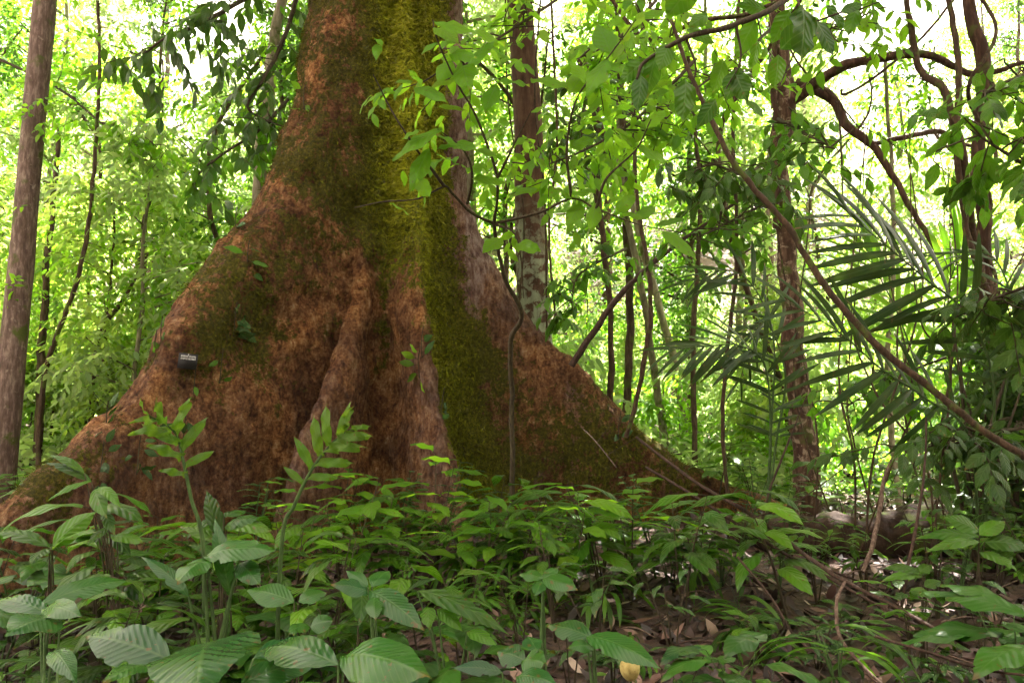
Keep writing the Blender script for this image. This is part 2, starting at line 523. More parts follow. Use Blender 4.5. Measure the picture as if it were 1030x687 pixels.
M['sign'] = simple('sign_black', (.008, .006, .006), .75)
M['sign_text'] = simple('sign_white', (.8, .78, .78), .6)
M['fruit'] = bark_mat('fruit', (.40, .30, .10), (.52, .44, .18), 9, lich=(.16, .08, .03), lichamt=.1, bump=.15, stretch=1)
M['moss'] = simple('moss', (.17, .19, .02), .9)


def moss_mat():
    m, t, nd, lk = nt('moss_tuft')
    at = N_(t, 'ShaderNodeAttribute', attribute_name='rnd')
    cr = ramp(t, [(0, (.05, .045, .008)), (.35, (.11, .105, .014)), (.75, (.32, .34, .02)), (1, (.48, .46, .05))]); lk.new(at.outputs['Fac'], cr.inputs[0])
    df = nd.new('ShaderNodeBsdfDiffuse'); lk.new(cr.outputs[0], df.inputs[0])
    tr = nd.new('ShaderNodeBsdfTranslucent'); lk.new(cr.outputs[0], tr.inputs[0])
    mx = nd.new('ShaderNodeMixShader'); mx.inputs[0].default_value = .3
    lk.new(df.outputs[0], mx.inputs[1]); lk.new(tr.outputs[0], mx.inputs[2])
    out = nd.new('ShaderNodeOutputMaterial'); lk.new(mx.outputs[0], out.inputs[0])
    return m


M['moss'] = moss_mat()


def litter_mat():
    m, t, nd, lk = nt('dead_leaf')
    at = N_(t, 'ShaderNodeAttribute', attribute_name='rnd')
    cr = ramp(t, [(0, (.014, .006, .004)), (.5, (.038, .015, .010)), (.8, (.075, .032, .022)), (.95, (.20, .115, .085)), (1, (.40, .30, .23))]); lk.new(at.outputs['Fac'], cr.inputs[0])
    pb = N_(t, 'ShaderNodeBsdfPrincipled', Roughness=.6); lk.new(cr.outputs[0], pb.inputs['Base Color'])
    out = nd.new('ShaderNodeOutputMaterial'); lk.new(pb.outputs[0], out.inputs[0])
    return m


M['litter'] = litter_mat()


def soil_mat():
    m, t, nd, lk = nt('soil')
    tc = nd.new('ShaderNodeTexCoord')
    n1 = N_(t, 'ShaderNodeTexNoise', Scale=9.0, Detail=10.0, Roughness=.7); lk.new(tc.outputs['Object'], n1.inputs['Vector'])
    v = N_(t, 'ShaderNodeTexVoronoi', Scale=22.0); lk.new(tc.outputs['Object'], v.inputs['Vector'])
    r = ramp(t, [(.35, (.018, .008, .006)), (.55, (.055, .025, .018)), (.7, (.11, .06, .04))]); lk.new(n1.outputs['Fac'], r.inputs[0])
    hs = nd.new('ShaderNodeSeparateColor'); lk.new(v.outputs['Color'], hs.inputs[0])
    col = mixc(t, math_(t, 'MULTIPLY', hs.outputs[0], .5), r.outputs[0], (.16, .10, .07))
    pb = N_(t, 'ShaderNodeBsdfPrincipled', Roughness=.9); lk.new(col, pb.inputs['Base Color'])
    bp = N_(t, 'ShaderNodeBump', Strength=.9, Distance=.05); lk.new(n1.outputs['Fac'], bp.inputs['Height']); lk.new(bp.outputs[0], pb.inputs['Normal'])
    out = nd.new('ShaderNodeOutputMaterial'); lk.new(pb.outputs[0], out.inputs[0])
    return m


M['soil'] = soil_mat()

# ------------------------------------------------------------------ ground
def make_ground():
    xs = np.concatenate([np.linspace(-220, -20, 30)[:-1], np.linspace(-20, 20, 220), np.linspace(20, 220, 30)[1:]])
    ys = np.concatenate([np.linspace(-60, 0, 16)[:-1], np.linspace(0, 16, 130), np.linspace(16, 220, 90)[1:]])
    X, Y = np.meshgrid(xs, ys, indexing='ij')
    Z = ground_z(X, Y)
    nx, ny = len(xs), len(ys)
    i = np.arange(nx - 1)[:, None] * ny; j = np.arange(ny - 1)[None, :]
    f = np.stack([i + j, i + ny + j, i + ny + j + 1, i + j + 1], -1).reshape(-1, 4)
    mb = MB(); mb.add(np.stack([X, Y, Z], -1).reshape(-1, 3), f)
    o = mb.build('ground', M['soil'])
    tag(o, 'brown forest floor rising into a leafy bank behind the trees', kind='structure')


make_ground()

# leaf litter: nobody could count it
def make_litter():
    mb = MB()
    n = 26000
    y = 1.2 + 13 * rng.random(n) ** 1.3
    x = (rng.random(n) * 2 - 1) * (1.2 + y * .85)
    z = ground_z(x, y) + .008 + .02 * rng.random(n)
    o = np.stack([x, y, z], 1)
    d = rand_dirs(n); d[:, 2] *= .25
    nn = np.stack([rng.normal(0, .3, n), rng.normal(0, .3, n), np.ones(n)], 1)
    place_leaves(mb, leaf_tpl('ovate', 4, 1, .42, -.5, -.5), o, d, nn, .05 + .09 * rng.random(n), rng.random(n) ** 1.2)
    # dead sticks
    for k in range(260):
        yy = 2.0 + 8 * random.random(); xx = (random.random() * 2 - 1) * (1 + yy * .75)
        a = random.random() * PI; L = .15 + .4 * random.random()
        p0 = np.array([xx, yy, gz(xx, yy) + .02]); p1 = p0 + np.array([math.cos(a) * L, math.sin(a) * L, .03 + .06 * random.random()])
        pm = (p0 + p1) / 2 + rng.normal(0, .02, 3)
        tube(mb, smooth_path([p0, pm, p1], 6), [.005, .003], 5, r=random.random() * .9)
    o = mb.build('leaf_litter', M['litter'])
    tag(o, 'brown dead leaves and sticks covering the forest floor', kind='stuff')


make_litter()

# ------------------------------------------------------------------ the buttress tree
BC = np.array([-1.42, 7.8, 0.0])


def fin(ang, half, q, zs, es, bend=0, top_w=1.0):
    return dict(a=math.radians(ang), h=half, q=q, zs=zs, es=es, bend=bend, tw=top_w)


FINS = [
    fin(-128, .30, .66, [0, .25, .48, 1.2, 2.13, 2.87, 3.8, 5.2, 9], [4.05, 3.72, 3.30, 2.45, 1.78, 1.20, .82, .56, .45], .02),
    fin(-83, .060, .95, [0, .4, .93, 1.36, 2.0, 2.6, 3.4, 5], [1.78, 1.64, 1.44, 1.14, .80, .6, .4, .3], -.42),
    fin(-50, .070, .95, [0, .3, .95, 1.4, 2.2, 3.2, 4.2, 6, 9], [1.66, 1.50, 1.32, 1.18, 1.0, .84, .72, .66, .55], 0),
    fin(4, .27, .66, [0, .2, .5, 1.2, 1.9, 2.6, 3.25, 4.5, 6, 9], [4.9, 4.0, 3.25, 2.36, 1.70, 1.22, .99, .93, .9, .8], .015),
    fin(62, .28, .7, [0, .5, 1.2, 2.2, 3.2, 5], [3.0, 2.4, 1.8, 1.2, .8, .5], .05),
    fin(128, .28, .7, [0, .5, 1.2, 2.2, 3.2, 5], [2.9, 2.2, 1.7, 1.1, .7, .5], -.05),
]


def make_main():
    # theta sampling
    base = np.linspace(-PI, PI, 4001)
    dens = np.full(base.shape, 1.0)
    for f in FINS:
        d = np.abs((base - f['a'] + PI) % (2 * PI) - PI)
        front = 1.0 if math.sin(f['a']) < .2 else .3
        dens += front * (1.2 / (0.03 + d) ** 1.0) * (d < .9)
    front = np.exp(-((base + PI / 2) / 1.2) ** 2)
    dens += 6 * front
    cdf = np.cumsum(dens); cdf = (cdf - cdf[0]) / (cdf[-1] - cdf[0])
    nth = 1000
    th = np.interp(np.linspace(0, 1, nth, endpoint=False), cdf, base)
    zz = np.concatenate([np.linspace(-.25, 5.6, 420), np.linspace(5.6, 13.5, 50)[1:]])
    TH, Z = np.meshgrid(th, zz, indexing='xy')        # (nz, nth)
    R0 = np.interp(zz, [-.3, 1, 2.5, 4, 5.5, 14], [.46, .46, .50, .54, .55, .48])[:, None]
    K = 8.0
    acc = (R0 * np.ones_like(TH)) ** K
    twist = np.zeros_like(TH); wsum = np.zeros_like(TH) + 1e-6
    finness = np.zeros_like(TH)
    rr_all = []
    for n, f in enumerate(FINS):
        # smooth profile
        e = np.interp(zz, f['zs'], f['es'])
        ker = np.hanning(41); ker /= ker.sum()
        e = np.convolve(np.pad(e, 20, mode='edge'), ker, 'valid')[:len(zz)]
        e = e[:, None]
        wob = .10 * np.sin(zz * 1.7 + n) * .3
        d = (TH - f['a'] - wob[:, None] + PI) % (2 * PI) - PI
        dd = np.sqrt(d * d + .0006)
        hw = f['h'] * (1 + .35 * np.exp(-Z / .5))
        side = 1.5 * (hw / 1.5 / dd) ** f['q']
        r = (e ** -7 + side ** -7) ** (-1 / 7)
        r = np.where(np.abs(d) > 1.5, .01, r)
        acc += r ** K
        rr_all.append((n, d, r))
        w = np.exp(-(d / .25) ** 2)
        twist += w * f['bend']; 
    R = acc ** (1 / K)
    TH2 = TH + twist * np.maximum(R - .7, 0)
    X = R * np.cos(TH2); Y = R * np.sin(TH2)
    pts = np.stack([X, Y, Z], -1).reshape(-1, 3)
    # normals-ish displacement: horizontal outward normal from the cross-section
    nz_, nt_ = TH.shape
    G = pts.reshape(nz_, nt_, 3)
    tx = np.roll(G, -1, 1) - np.roll(G, 1, 1)
    tz = np.gradient(G, axis=0)
    nr = np.cross(tx, tz); nr /= np.linalg.norm(nr, axis=2)[:, :, None] + 1e-9
    nr = nr.reshape(-1, 3)
    q = pts.copy(); q2 = pts.copy(); q2[:, 2] *= .35
    disp = .06 * fbm(q * .9 + 3, 3, 11) + .06 * fbm(q * 2.8, 3, 17) + .035 * fbm(q2 * 7, 3, 21) + .016 * fbm(q2 * 24, 3, 31)
    # horizontal wrinkles on the upper trunk, vertical flutes lower
    disp += .012 * np.sin(pts[:, 2] * 16 + 5 * fbm(q * 2, 2, 41)) * fbm(q * 1.4, 2, 43)
    amp = np.clip((pts[:, 2] + .3) / .5, .2, 1)
    # a lumpy shoulder on the left buttress
    for (px, py, Y0, rad, h) in [(222, 235, 6.6, .25, .06), (262, 275, 6.9, .3, .12), (180, 330, 6.1, .35, .08), (600, 440, 7.7, .4, .08), (300, 410, 6.9, .25, -.07), (375, 390, 7.3, .22, -.08), (245, 345, 6.6, .35, -.07), (150, 400, 5.8, .3, -.06)]:
        c = P(px, py, Y0) - BC
        disp += h * np.exp(-np.sum((pts - c) ** 2, 1) / rad ** 2)
    pts = pts + nr * (disp * amp)[:, None]
    # moss & pink masks
    ang = TH2.ravel(); z = pts[:, 2]; Rr = R.ravel()
    n1 = fbm(pts * 1.3, 4, 51); n2 = fbm(pts * 4.5, 4, 61); n3 = fbm(q2 * 3.0, 4, 71)
    dR = rr_all[3][1].ravel(); dC2 = rr_all[2][1].ravel(); dL = rr_all[0][1].ravel(); dC1 = rr_all[1][1].ravel()
    upper = 1 / (1 + np.exp(-(z - 2.5) * 2.2))
    deg = np.degrees(ang)
    def g(x, c, s): return np.exp(-((x - c) / s) ** 2)
    sg_ = lambda zt, w: 1 / (1 + np.exp((z - zt + .5 * n1) / w))
    moss = .25 + .32 * upper + .60 * n1 + .40 * n2
    # yellow moss column on the right front of the trunk, down the right flank of the front ridge
    col = g(deg, -62, 22) * upper * .7
    flank = g(np.degrees(dC2), 20, 17) * np.clip((z + .2) / .5, 0, 1) * 1.0
    moss = moss + col + flank
    moss += .25 * g(np.degrees(dR), -12, 12) * (z < 2.8) * (z > .4) * (Rr < 2.4)
    low_part = np.clip(1 - z / 1.6, 0, 1)
    moss -= .25 * low_part * (np.degrees(dR) < -40)  # less moss towards the ground, away from the right buttress
    toe = (Rr > 2.9) & (np.abs(dL) < .5)
    moss += .35 * toe
    pink_litR = g(np.degrees(dR), -4, 22) * 1 / (1 + np.exp(-(z - 2.3) * 3))  # sunlit pink painted onto the bare bark of the right rib
    pink = pink_litR * .95 + .35 * (n3 > .18) * (np.abs(dR) < .5) * (Rr > 1)
    crest = np.clip((Rr - .8) / .6, 0, 1)  # root crests get painted sunlit pink as well
    pink += .38 * g(np.degrees(dC1), 0, 6) * crest * sg_(2.1, .15) + .5 * g(np.degrees(dC2), -1, 5) * sg_(2.1, .22) * np.clip(.6 + 2 * n3, 0, 1)
    pink += .18 * g(np.degrees(dL), 3, 10) * (Rr > 1.6) * np.clip(.6 + 2.5 * n3, 0, 1.2)
    moss = moss - pink_litR * 1.0 - .35 * g(np.degrees(dC1), 0, 8) * sg_(2.1, .15) - .5 * g(np.degrees(dC2), -4, 6) * sg_(2.1, .22)
    young = np.clip(1.1 * g(deg, -58, 24) * upper + .8 * flank + .3 * n1, 0, 1)  # moss colour brightened where light from the right falls
    moss = np.clip(moss, 0, 1); pink = np.clip(pink, 0, 1)
    i = np.arange(nz_ - 1)[:, None] * nt_; j = np.arange(nt_)[None, :]; j2 = (j + 1) % nt_
    f = np.stack([i + j, i + j2, i + nt_ + j2, i + nt_ + j], -1).reshape(-1, 4)
    root = empty('buttress_tree', BC)
    tag(root, 'huge mossy rainforest tree with wide reddish brown buttress roots', 'tree')
    mb = MB(); mb.add(pts, f, None, 0.0, moss=moss, pink=pink, young=young)
    mb.build('trunk', M['main'], root)
    # moss tufts
    vis = np.where((moss > .35) & (z > .3) & (z < 5.8) & (nr[:, 1] < .3))[0]
    wts = moss[vis] ** 2
    # area weighting
    Gp = pts.reshape(nz_, nt_, 3)
    area = np.linalg.norm(np.roll(Gp, -1, 1) - Gp, axis=2).ravel()
    wts = wts * area[vis]; wts /= wts.sum()
    nmo = 110000
    pick = rng.choice(vis, nmo, p=wts)
    tv = np.array([[-.12, 0, 0], [.12, 0, 0], [0, 1, .15]])
    o = pts[pick] + rng.normal(0, .008, (nmo, 3))
    dd = nr[pick] * .6 + rng.normal(0, .45, (nmo, 3)); dd[:, 2] -= .55
    mo = MB(); place_leaves(mo, (tv, np.array([[0, 1, 2]]), np.array([[0, 0], [1, 0], [.5, 1]])), o, dd, nr[pick] + rng.normal(0, .3, (nmo, 3)), (.012 + .030 * rng.random(nmo) ** 2) * (1 + .9 * young[pick]), np.clip(.15 + .6 * young[pick] + rng.normal(0, .15, nmo), 0, 1))
    mobj = mo.build('moss', M['moss'], root); tag(mobj, kind='stuff')
    # unseen crown far above the frame, spread and shifted to shade the foreground
    cr = MB()
    N = 4300
    a = rng.random(N) * 2 * PI; rr = np.sqrt(rng.random(N)) * 7.6
    c = np.stack([rr * np.cos(a) * 1.3 + 2.2, rr * np.sin(a) * .8 + 2.4, 11.8 + 3.2 * rng.random(N) - .03 * rr ** 2], 1)
    keep = fbm(c * .45, 2, 77) > -.40
    c = c[keep]
    sprays(cr, c, rand_dirs(len(c)) * [1, 1, .4], np.full(len(c), .8), 7, .42, LT_FAR)
    cr.build('crown', M['leaf_dark'], root)
    br = MB()
    for k in range(9):
        t = k / 9 * 2 * PI
        tube(br, smooth_path([(0, 0, 10.5), (1.5 * math.cos(t), 1.5 * math.sin(t), 11.6), (5.5 * math.cos(t), 5.5 * math.sin(t), 12.6)], 10), [.22, .04], 8)
    br.build('branch_framework', M['bark_brown'], root)
    return root, pts + BC, nr


MAIN, MAINPTS, MAINNR = make_main()
FRONT = MAINNR[:, 1] < .2
MP, MN = MAINPTS[FRONT], MAINNR[FRONT]
MPX = 515 + F * ((MP - CAM) @ rt) / ((MP - CAM) @ fw)
MPY = 343.5 - F * ((MP - CAM) @ up) / ((MP - CAM) @ fw)


def on_main(px, py):
    """nearest-to-camera point of the bark seen at a photo position"""
    d2 = (MPX - px) ** 2 + (MPY - py) ** 2
    k = np.where(d2 < 16)[0]
    if len(k) == 0:
        k = np.array([np.argmin(d2)])
    j = k[np.argmin(MP[k, 1])]
    return MP[j], MN[j]

# ------------------------------------------------------------------ generic tree pieces
def trunk_mesh(path, rad, mat, name='trunk', parent=None, sides=14, rough=.12, n=None):
    mb = MB()
    n = n or max(14, int(len(path) * 12))
    tube(mb, smooth_path(path, n), rad, sides, rough, random.randint(0, 99))
    return mb.build(name, mat, parent)


def pxpath(lst):
    return [P(*q) for q in lst]


# ---- slim tree at the left edge
def slim_left():
    base = P(-5, 470, 8.2); base[2] = gz(base[0], base[1]) - .1
    r = empty('slender_tree', base)
    tag(r, 'straight grey-brown slender tree at the left edge of the picture', 'tree')
    pts = [base, P(8, 400, 8.2), P(22, 260, 8.3), P(34, 120, 8.35), P(47, -20, 8.4), P(62, -260, 8.6)]
    trunk_mesh([p - base for p in pts], [.17, .135, .12, .115, .11, .10], M['bark_left'], 'trunk', r, 20, .11, 90)
    cr = MB(); N = 420
    c = rand_dirs(N) * [2.4, 2.4, 1.5] * (rng.random(N) ** .4)[:, None] + (pts[-1] - base)
    sprays(cr, c, rand_dirs(N), np.full(N, .6), 7, .3, LT_FAR)
    cr.build('crown', M['leaf_mid'], r)
    # little leaf tufts on the trunk
    for (px, py) in [(38, 100), (44, 122), (30, 118), (14, 290)]:
        tf = MB()
        p = P(px, py, 8.15) - base
        sprays(tf, np.tile(p, (4, 1)), rand_dirs(4), np.full(4, .18), 4, .11, LT_MID)
        tf.build('leaf_tuft', M['leaf_bright'], r)


slim_left()


def mid_tree():
    base = P(536, 480, 9.6); base[2] = gz(base[0], base[1]) - .1
    r = empty('slender_tree', base)
    tag(r, 'straight reddish tree with pale lichen patches behind the right buttress', 'tree')
    pts = [base, P(537, 330, 9.6), P(534, 220, 9.6), P(530, 110, 9.6), P(522, -20, 9.6), P(516, -200, 9.7)]
    low = smooth_path([p - base for p in pts], 90)
    rad = np.interp(np.linspace(0, 1, 90), [0, .2, .5, 1], [.235, .205, .185, .14])
    mb = MB(); tube(mb, low, rad, 20, .11, 4); mb.build('trunk', M['bark_lichen'], r)
    cr = MB(); N = 500
    c = rand_dirs(N) * [2.6, 2.4, 1.4] * (rng.random(N) ** .4)[:, None] + (pts[-1] - base) + [0, 0, .8]
    sprays(cr, c, rand_dirs(N), np.full(N, .6), 7, .3, LT_FAR)
    cr.build('crown', M['leaf_mid'], r)
    # thin creeper climbing it
    v = MB()
    tube(v, smooth_path([P(550, 330, 9.35), P(548, 200, 9.35), P(538, 100, 9.3), P(545, -20, 9.35)], 50) - base, .012, 6)
    tube(v, smooth_path([P(520, 330, 9.3), P(527, 220, 9.3), P(511, 100, 9.35), P(508, -20, 9.4)], 50) - base, .010, 6)
    o = v.build('creeper', M['vine']); o.location = base
    tag(o, 'thin dark creeper climbing the lichen-patched trunk', 'creeper')


mid_tree()


def right_tree():
    base = P(812, 505, 7.6); base[2] = gz(base[0], base[1]) - .1
    r = empty('crooked_tree', base)
    tag(r, 'crooked reddish tree with arching limbs right of the buttress tree', 'tree')
    pts = [base, P(808, 440, 7.6), P(796, 360, 7.5), P(791, 260, 7.5), P(783, 190, 7.5), P(790, 120, 7.5), P(786, 60, 7.5), P(776, -30, 7.5), P(770, -220, 7.6)]
    trunk_mesh([p - base for p in pts], [.14, .115, .10, .09, .088, .105, .085, .07, .05], M['bark_mottled'], 'trunk', r, 16, .22, 100)
    limbs = [
        ([P(793, 105, 7.5), P(815, 88, 7.3), P(845, 68, 7.0), P(880, 60, 6.9), P(925, 55, 6.8), P(955, 65, 6.8), P(985, 75, 6.8), P(1040, 60, 6.7)], [.07, .05, .042, .036, .028, .018]),
        ([P(800, 85, 7.5), P(835, 98, 7.4), P(850, 125, 7.3), P(880, 150, 7.2), P(905, 190, 7.1), P(925, 225, 7.0), P(960, 280, 6.9)], [.06, .05, .04, .030, .026, .018]),
        ([P(780, 20, 7.5), P(778, 90, 7.4), P(785, 150, 7.35), P(779, 230, 7.4)], [.022, .026, .03, .022]),
        ([P(880, 145, 7.2), P(910, 138, 7.2), P(945, 133, 7.3), P(966, 144, 7.4), P(990, 150, 7.5)], [.02, .025, .015]),
    ]
    for p, rd in limbs:
        trunk_mesh([q - base for q in p], rd, M['bark_red'], 'limb', r, 10, .25, 60)
    cr = MB(); N = 600
    c = rand_dirs(N) * [2.8, 2.2, 1.3] * (rng.random(N) ** .4)[:, None] + (pts[-1] - base) + [0, 0, .9]
    sprays(cr, c, rand_dirs(N), np.full(N, .6), 7, .26, LT_FAR)
    cr.build('crown', M['leaf_mid'], r)
    return base


RTB = right_tree()


def twisted():
    base = P(992, 520, 6.3); base[2] = gz(base[0], base[1]) - .05
    r = empty('twisted_tree', base)
    tag(r, 'thin upright tree wound with lianas near the right edge', 'tree')
    pts = [base, P(1000, 420, 6.3), P(995, 320, 6.3), P(990, 230, 6.3), P(983, 180, 6.3), P(988, 110, 6.3), P(990, 60, 6.3), P(978, 0, 6.3), P(980, -200, 6.3)]
    trunk_mesh([p - base for p in pts], [.10, .075, .065, .06, .05, .045, .055, .045, .03], M['bark_red'], 'trunk', r, 14, .25, 90)
    cr = MB(); N = 350
    c = rand_dirs(N) * [1.9, 1.8, 1.0] * (rng.random(N) ** .4)[:, None] + (pts[-1] - base) + [0, 0, .7]
    sprays(cr, c, rand_dirs(N), np.full(N, .5), 7, .25, LT_FAR)
    cr.build('crown', M['leaf_mid'], r)

    def liana(name, path, rd, label, mat='vine', n=90):
        b = np.array(path[0])
        mb = MB(); tube(mb, smooth_path([q - b for q in path], n), rd, 9, .2, random.randint(0, 99))
        o = mb.build(name, M[mat]); o.location = b
        tag(o, label, 'liana')
    liana('liana', [P(908, -40, 6.1), P(915, 20, 6.1), P(925, 70, 6.1), P(948, 88, 6.0), P(958, 120, 6.0), P(968, 150, 6.0), P(973, 200, 6.1), P(985, 260, 6.2), P(990, 330, 6.2)], [.02, .027, .031, .028, .024], 'knobbly dark liana bending sharply left of the thin upright tree')
    liana('liana', [P(948, -40, 6.0), P(960, 30, 6.0), P(964, 90, 6.0), P(962, 140, 6.0), P(972, 230, 6.1), P(996, 300, 6.1)], [.02, .026, .022], 'straight dark liana hanging beside the knobbly bending one')
    tw = [P(988 + 14 * math.sin(y / 20), y, 6.15 + .1 * math.cos(y / 20)) for y in range(-30, 330, 12)]
    liana('liana', tw, [.014, .016, .014], 'thin liana coiling round the upright tree at right', n=160)
    # long diagonal one
    liana('liana', [P(676, 20, 4.6), P(690, 62, 4.6), P(712, 115, 4.55), P(742, 170, 4.5), P(790, 225, 4.45), P(828, 285, 4.4), P(880, 345, 4.35), P(930, 385, 4.3), P(985, 430, 4.25), P(1050, 470, 4.2)], [.010, .014, .017, .019, .020, .019], 'long diagonal brown liana crossing in front of the palm fronds', n=140)
    # left-centre: (580,350)->(690,245)
    liana('liana', [P(575, 368, 7.0), P(600, 330, 7.0), P(625, 295, 7.0), P(660, 262, 7.0), P(700, 232, 7.0), P(760, 190, 7.1)], [.032, .028, .02, .012], 'reddish stem leaning right behind the right buttress slope', 'twig')
    liana('liana', [P(636, 100, 7.3), P(641, 200, 7.3), P(655, 300, 7.3), P(645, 380, 7.3), P(630, 440, 7.3)], [.018, .02, .024, .02], 'wavy vertical liana right of the leaning reddish stem')
    liana('liana', [P(585, 60, 8.4), P(598, 110, 8.4), P(607, 160, 8.4), P(600, 185, 8.4), P(612, 300, 8.4), P(615, 420, 8.4)], [.05, .055, .05, .03, .035], 'thick dark liana hanging right of the lichen-patched tree')
    liana('liana', [P(553, -30, 8.0), P(560, 140, 8.0), P(552, 230, 8.0), P(560, 330, 8.0)], [.012, .014, .012], 'hair-thin liana hanging close beside the lichen-patched tree')
    liana('liana', [P(745, -20, 6.8), P(737, 120, 6.8), P(741, 260, 6.8), P(727, 400, 6.8), P(732, 500, 6.8)], [.014, .016, .018, .016], 'thin brown liana hanging between buttress tree and crooked tree')
    liana('liana', [P(600, -20, 6.0), P(650, 40, 6.0), P(700, 22, 5.9), P(760, 12, 5.8), P(830, -25, 5.8)], [.014, .018, .016], 'dark liana looping across the top above the diagonal one')
    liana('liana', [P(865, 130, 6.5), P(840, 100, 6.5), P(812, 75, 6.5), P(790, 40, 6.5), P(770, -20, 6.5)], [.006, .009, .009], 'thin loose tendril hanging across the arching limbs')
    liana('liana', [P(845, 90, 6.4), P(850, 95, 6.4), P(880, 78, 6.4), P(925, 40, 6.4), P(960, 0, 6.4)], [.01, .012, .01], 'thin slack liana sagging between arching limb and upright tree')
    liana('liana', [P(843, 100, 6.6), P(846, 150, 6.6), P(848, 205, 6.6)], [.008, .01, .006], 'short thread of liana hanging down from the arching limb')


twisted()

# ------------------------------------------------------------------ background trees
def crown_tree(name, H, spread, leaf, ntw, mat, barkm, tr=.06, tpl=LT_MID, low=.25, nlv=8, lean=.1):
    root = empty(name)
    tp = [(0, 0, -.3)]
    x = y = 0
    for k in range(1, 7):
        x += random.gauss(0, lean * H / 12); y += random.gauss(0, lean * H / 12)
        tp.append((x, y, H * k / 6))
    sp = smooth_path(tp, 40)
    mb = MB(); tube(mb, sp, [tr * 1.3, tr, tr * .8, tr * .35], 9, .15, random.randint(0, 99))
    cs = []
    for k in range(int(7 + H * 1.2)):
        t = low + (1 - low) * (k + random.random()) / int(7 + H * 1.2)
        p0 = sp[min(39, int(t * 39))]
        a = random.random() * 2 * PI
        L = spread * (1.1 - .6 * t) * (.6 + .6 * random.random())
        d = np.array([math.cos(a), math.sin(a), .25 + .4 * random.random()])
        p1 = p0 + d * L * .6; p2 = p0 + d * L + np.array([0, 0, -.12 * L])
        tube(mb, smooth_path([p0, p1, p2], 7), [tr * .4, tr * .12], 5)
        cs += [(p1, L), (p2, L), ((p0 + p1) / 2, L * .7)]
    mb.build('trunk', barkm, root)
    cr = MB()
    C = np.array([c for c, _ in cs]); Ls = np.array([l for _, l in cs])
    idx = rng.integers(0, len(C), ntw)
    off = rand_dirs(ntw) * [1, 1, .55] * (Ls[idx] * .45 * rng.random(ntw) ** .5)[:, None]
    d = rand_dirs(ntw) * [1, 1, .35] + off / (np.linalg.norm(off, axis=1)[:, None] + .01) * .6
    sprays(cr, C[idx] + off, d, np.full(ntw, leaf * 3.2), nlv, leaf, tpl)
    cr.build('crown', mat, root)
    return root


M['leaf_hazed'] = leaf_mat('leaf_hazed', [(.17, .25, .10), (.22, .29, .12), (.12, .19, .08), (.26, .31, .11)], .55, (.66, .76, .30), .45)  # leaf colour whitened to stand in for background haze
M['leaf_lime'] = leaf_mat('leaf_lime', [(.15, .24, .04), (.20, .27, .05), (.12, .22, .04)], .58, (.68, .80, .16), .48)  # lime green leaves, paled towards the background haze
protos = {
    'tall': [crown_tree('forest_tree', 8.5, 2.3, .17, 750, M['leaf_hazed'], M['bark_pale'], .09, LT_FAR, .2),
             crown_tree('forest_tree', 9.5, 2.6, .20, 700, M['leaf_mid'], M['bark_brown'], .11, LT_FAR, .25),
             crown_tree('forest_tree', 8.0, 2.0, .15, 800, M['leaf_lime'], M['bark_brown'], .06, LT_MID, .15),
             crown_tree('forest_tree', 9.0, 2.2, .24, 420, M['leaf_hazed'], M['bark_pale'], .10, LT_FAR, .4),
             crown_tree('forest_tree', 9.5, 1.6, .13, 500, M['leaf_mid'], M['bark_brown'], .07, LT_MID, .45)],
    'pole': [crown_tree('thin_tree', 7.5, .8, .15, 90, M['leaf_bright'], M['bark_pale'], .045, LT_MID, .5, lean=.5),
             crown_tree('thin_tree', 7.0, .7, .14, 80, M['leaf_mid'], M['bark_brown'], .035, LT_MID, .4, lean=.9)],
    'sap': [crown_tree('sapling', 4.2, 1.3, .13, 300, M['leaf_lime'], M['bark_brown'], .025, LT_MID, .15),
            crown_tree('sapling', 5.0, 1.2, .15, 260, M['leaf_hazed'], M['bark_pale'], .03, LT_MID, .2),
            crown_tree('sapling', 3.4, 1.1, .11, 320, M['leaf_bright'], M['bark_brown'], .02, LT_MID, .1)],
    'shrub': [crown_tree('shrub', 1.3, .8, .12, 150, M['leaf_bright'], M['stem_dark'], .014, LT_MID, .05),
              crown_tree('shrub', 1.7, .9, .15, 150, M['leaf_hazed'], M['stem_dark'], .014, LT_MID, .05)],
}
used = set()
ITEMS = {'tall': [], 'sap': [], 'shrub': [], 'pole': []}


def put(kind, k, x, y, s, rz=None):
    p = protos[kind][k]
    if (kind, k) in used:
        o = copy_tree(p)
    else:
        o = p; used.add((kind, k))
    o.location = (x, y, gz(x, y))
    o.rotation_euler = (0, 0, random.random() * 6.28 if rz is None else rz)
    o.scale = (s, s, s)
    ITEMS[kind].append(o)
    return o


# tall ones behind, staggered rows (by bearing so that both sides fill)
rows = [(13.5, 7, .8), (17.5, 7, .95), (22, 9, 1.05), (27, 11, 1.2), (34, 13, 1.4)]
for Y, n, s in rows:
    for k in range(n):
        b = -.78 + 1.56 * (k + .5 + random.uniform(-.35, .35)) / n
        y = Y + random.uniform(-1.5, 1.5)
        if Y < 18 and .10 < b < .62 and random.random() < .75:
            continue            # the bank at the right is open
        if Y < 30 and .30 < b < .55 and random.random() < .6:
            continue
        if abs(b - .50) < .10 and y > 15: continue
        if abs(b + .40) < .05 and y > 15: continue
        put('tall', random.randrange(5), b * y, y, s * random.uniform(.8, 1.15))
for k in range(22):
    b = -.72 + .60 * (k + random.random()) / 22
    y = random.uniform(9.6, 14)
    put('sap', random.randrange(3), b * y, y, random.uniform(.8, 1.2))
for k in range(12):
    b = .02 + .68 * (k + random.random()) / 12
    y = random.uniform(9.6, 15)
    put('sap', random.randrange(3), b * y, y, random.uniform(.6, 1.0))
for k in range(26):
    b = -.68 + 1.36 * (k + random.random()) / 26
    y = random.uniform(9.8, 18)
    put('pole', random.randrange(2), b * y, y, random.uniform(.8, 1.3))
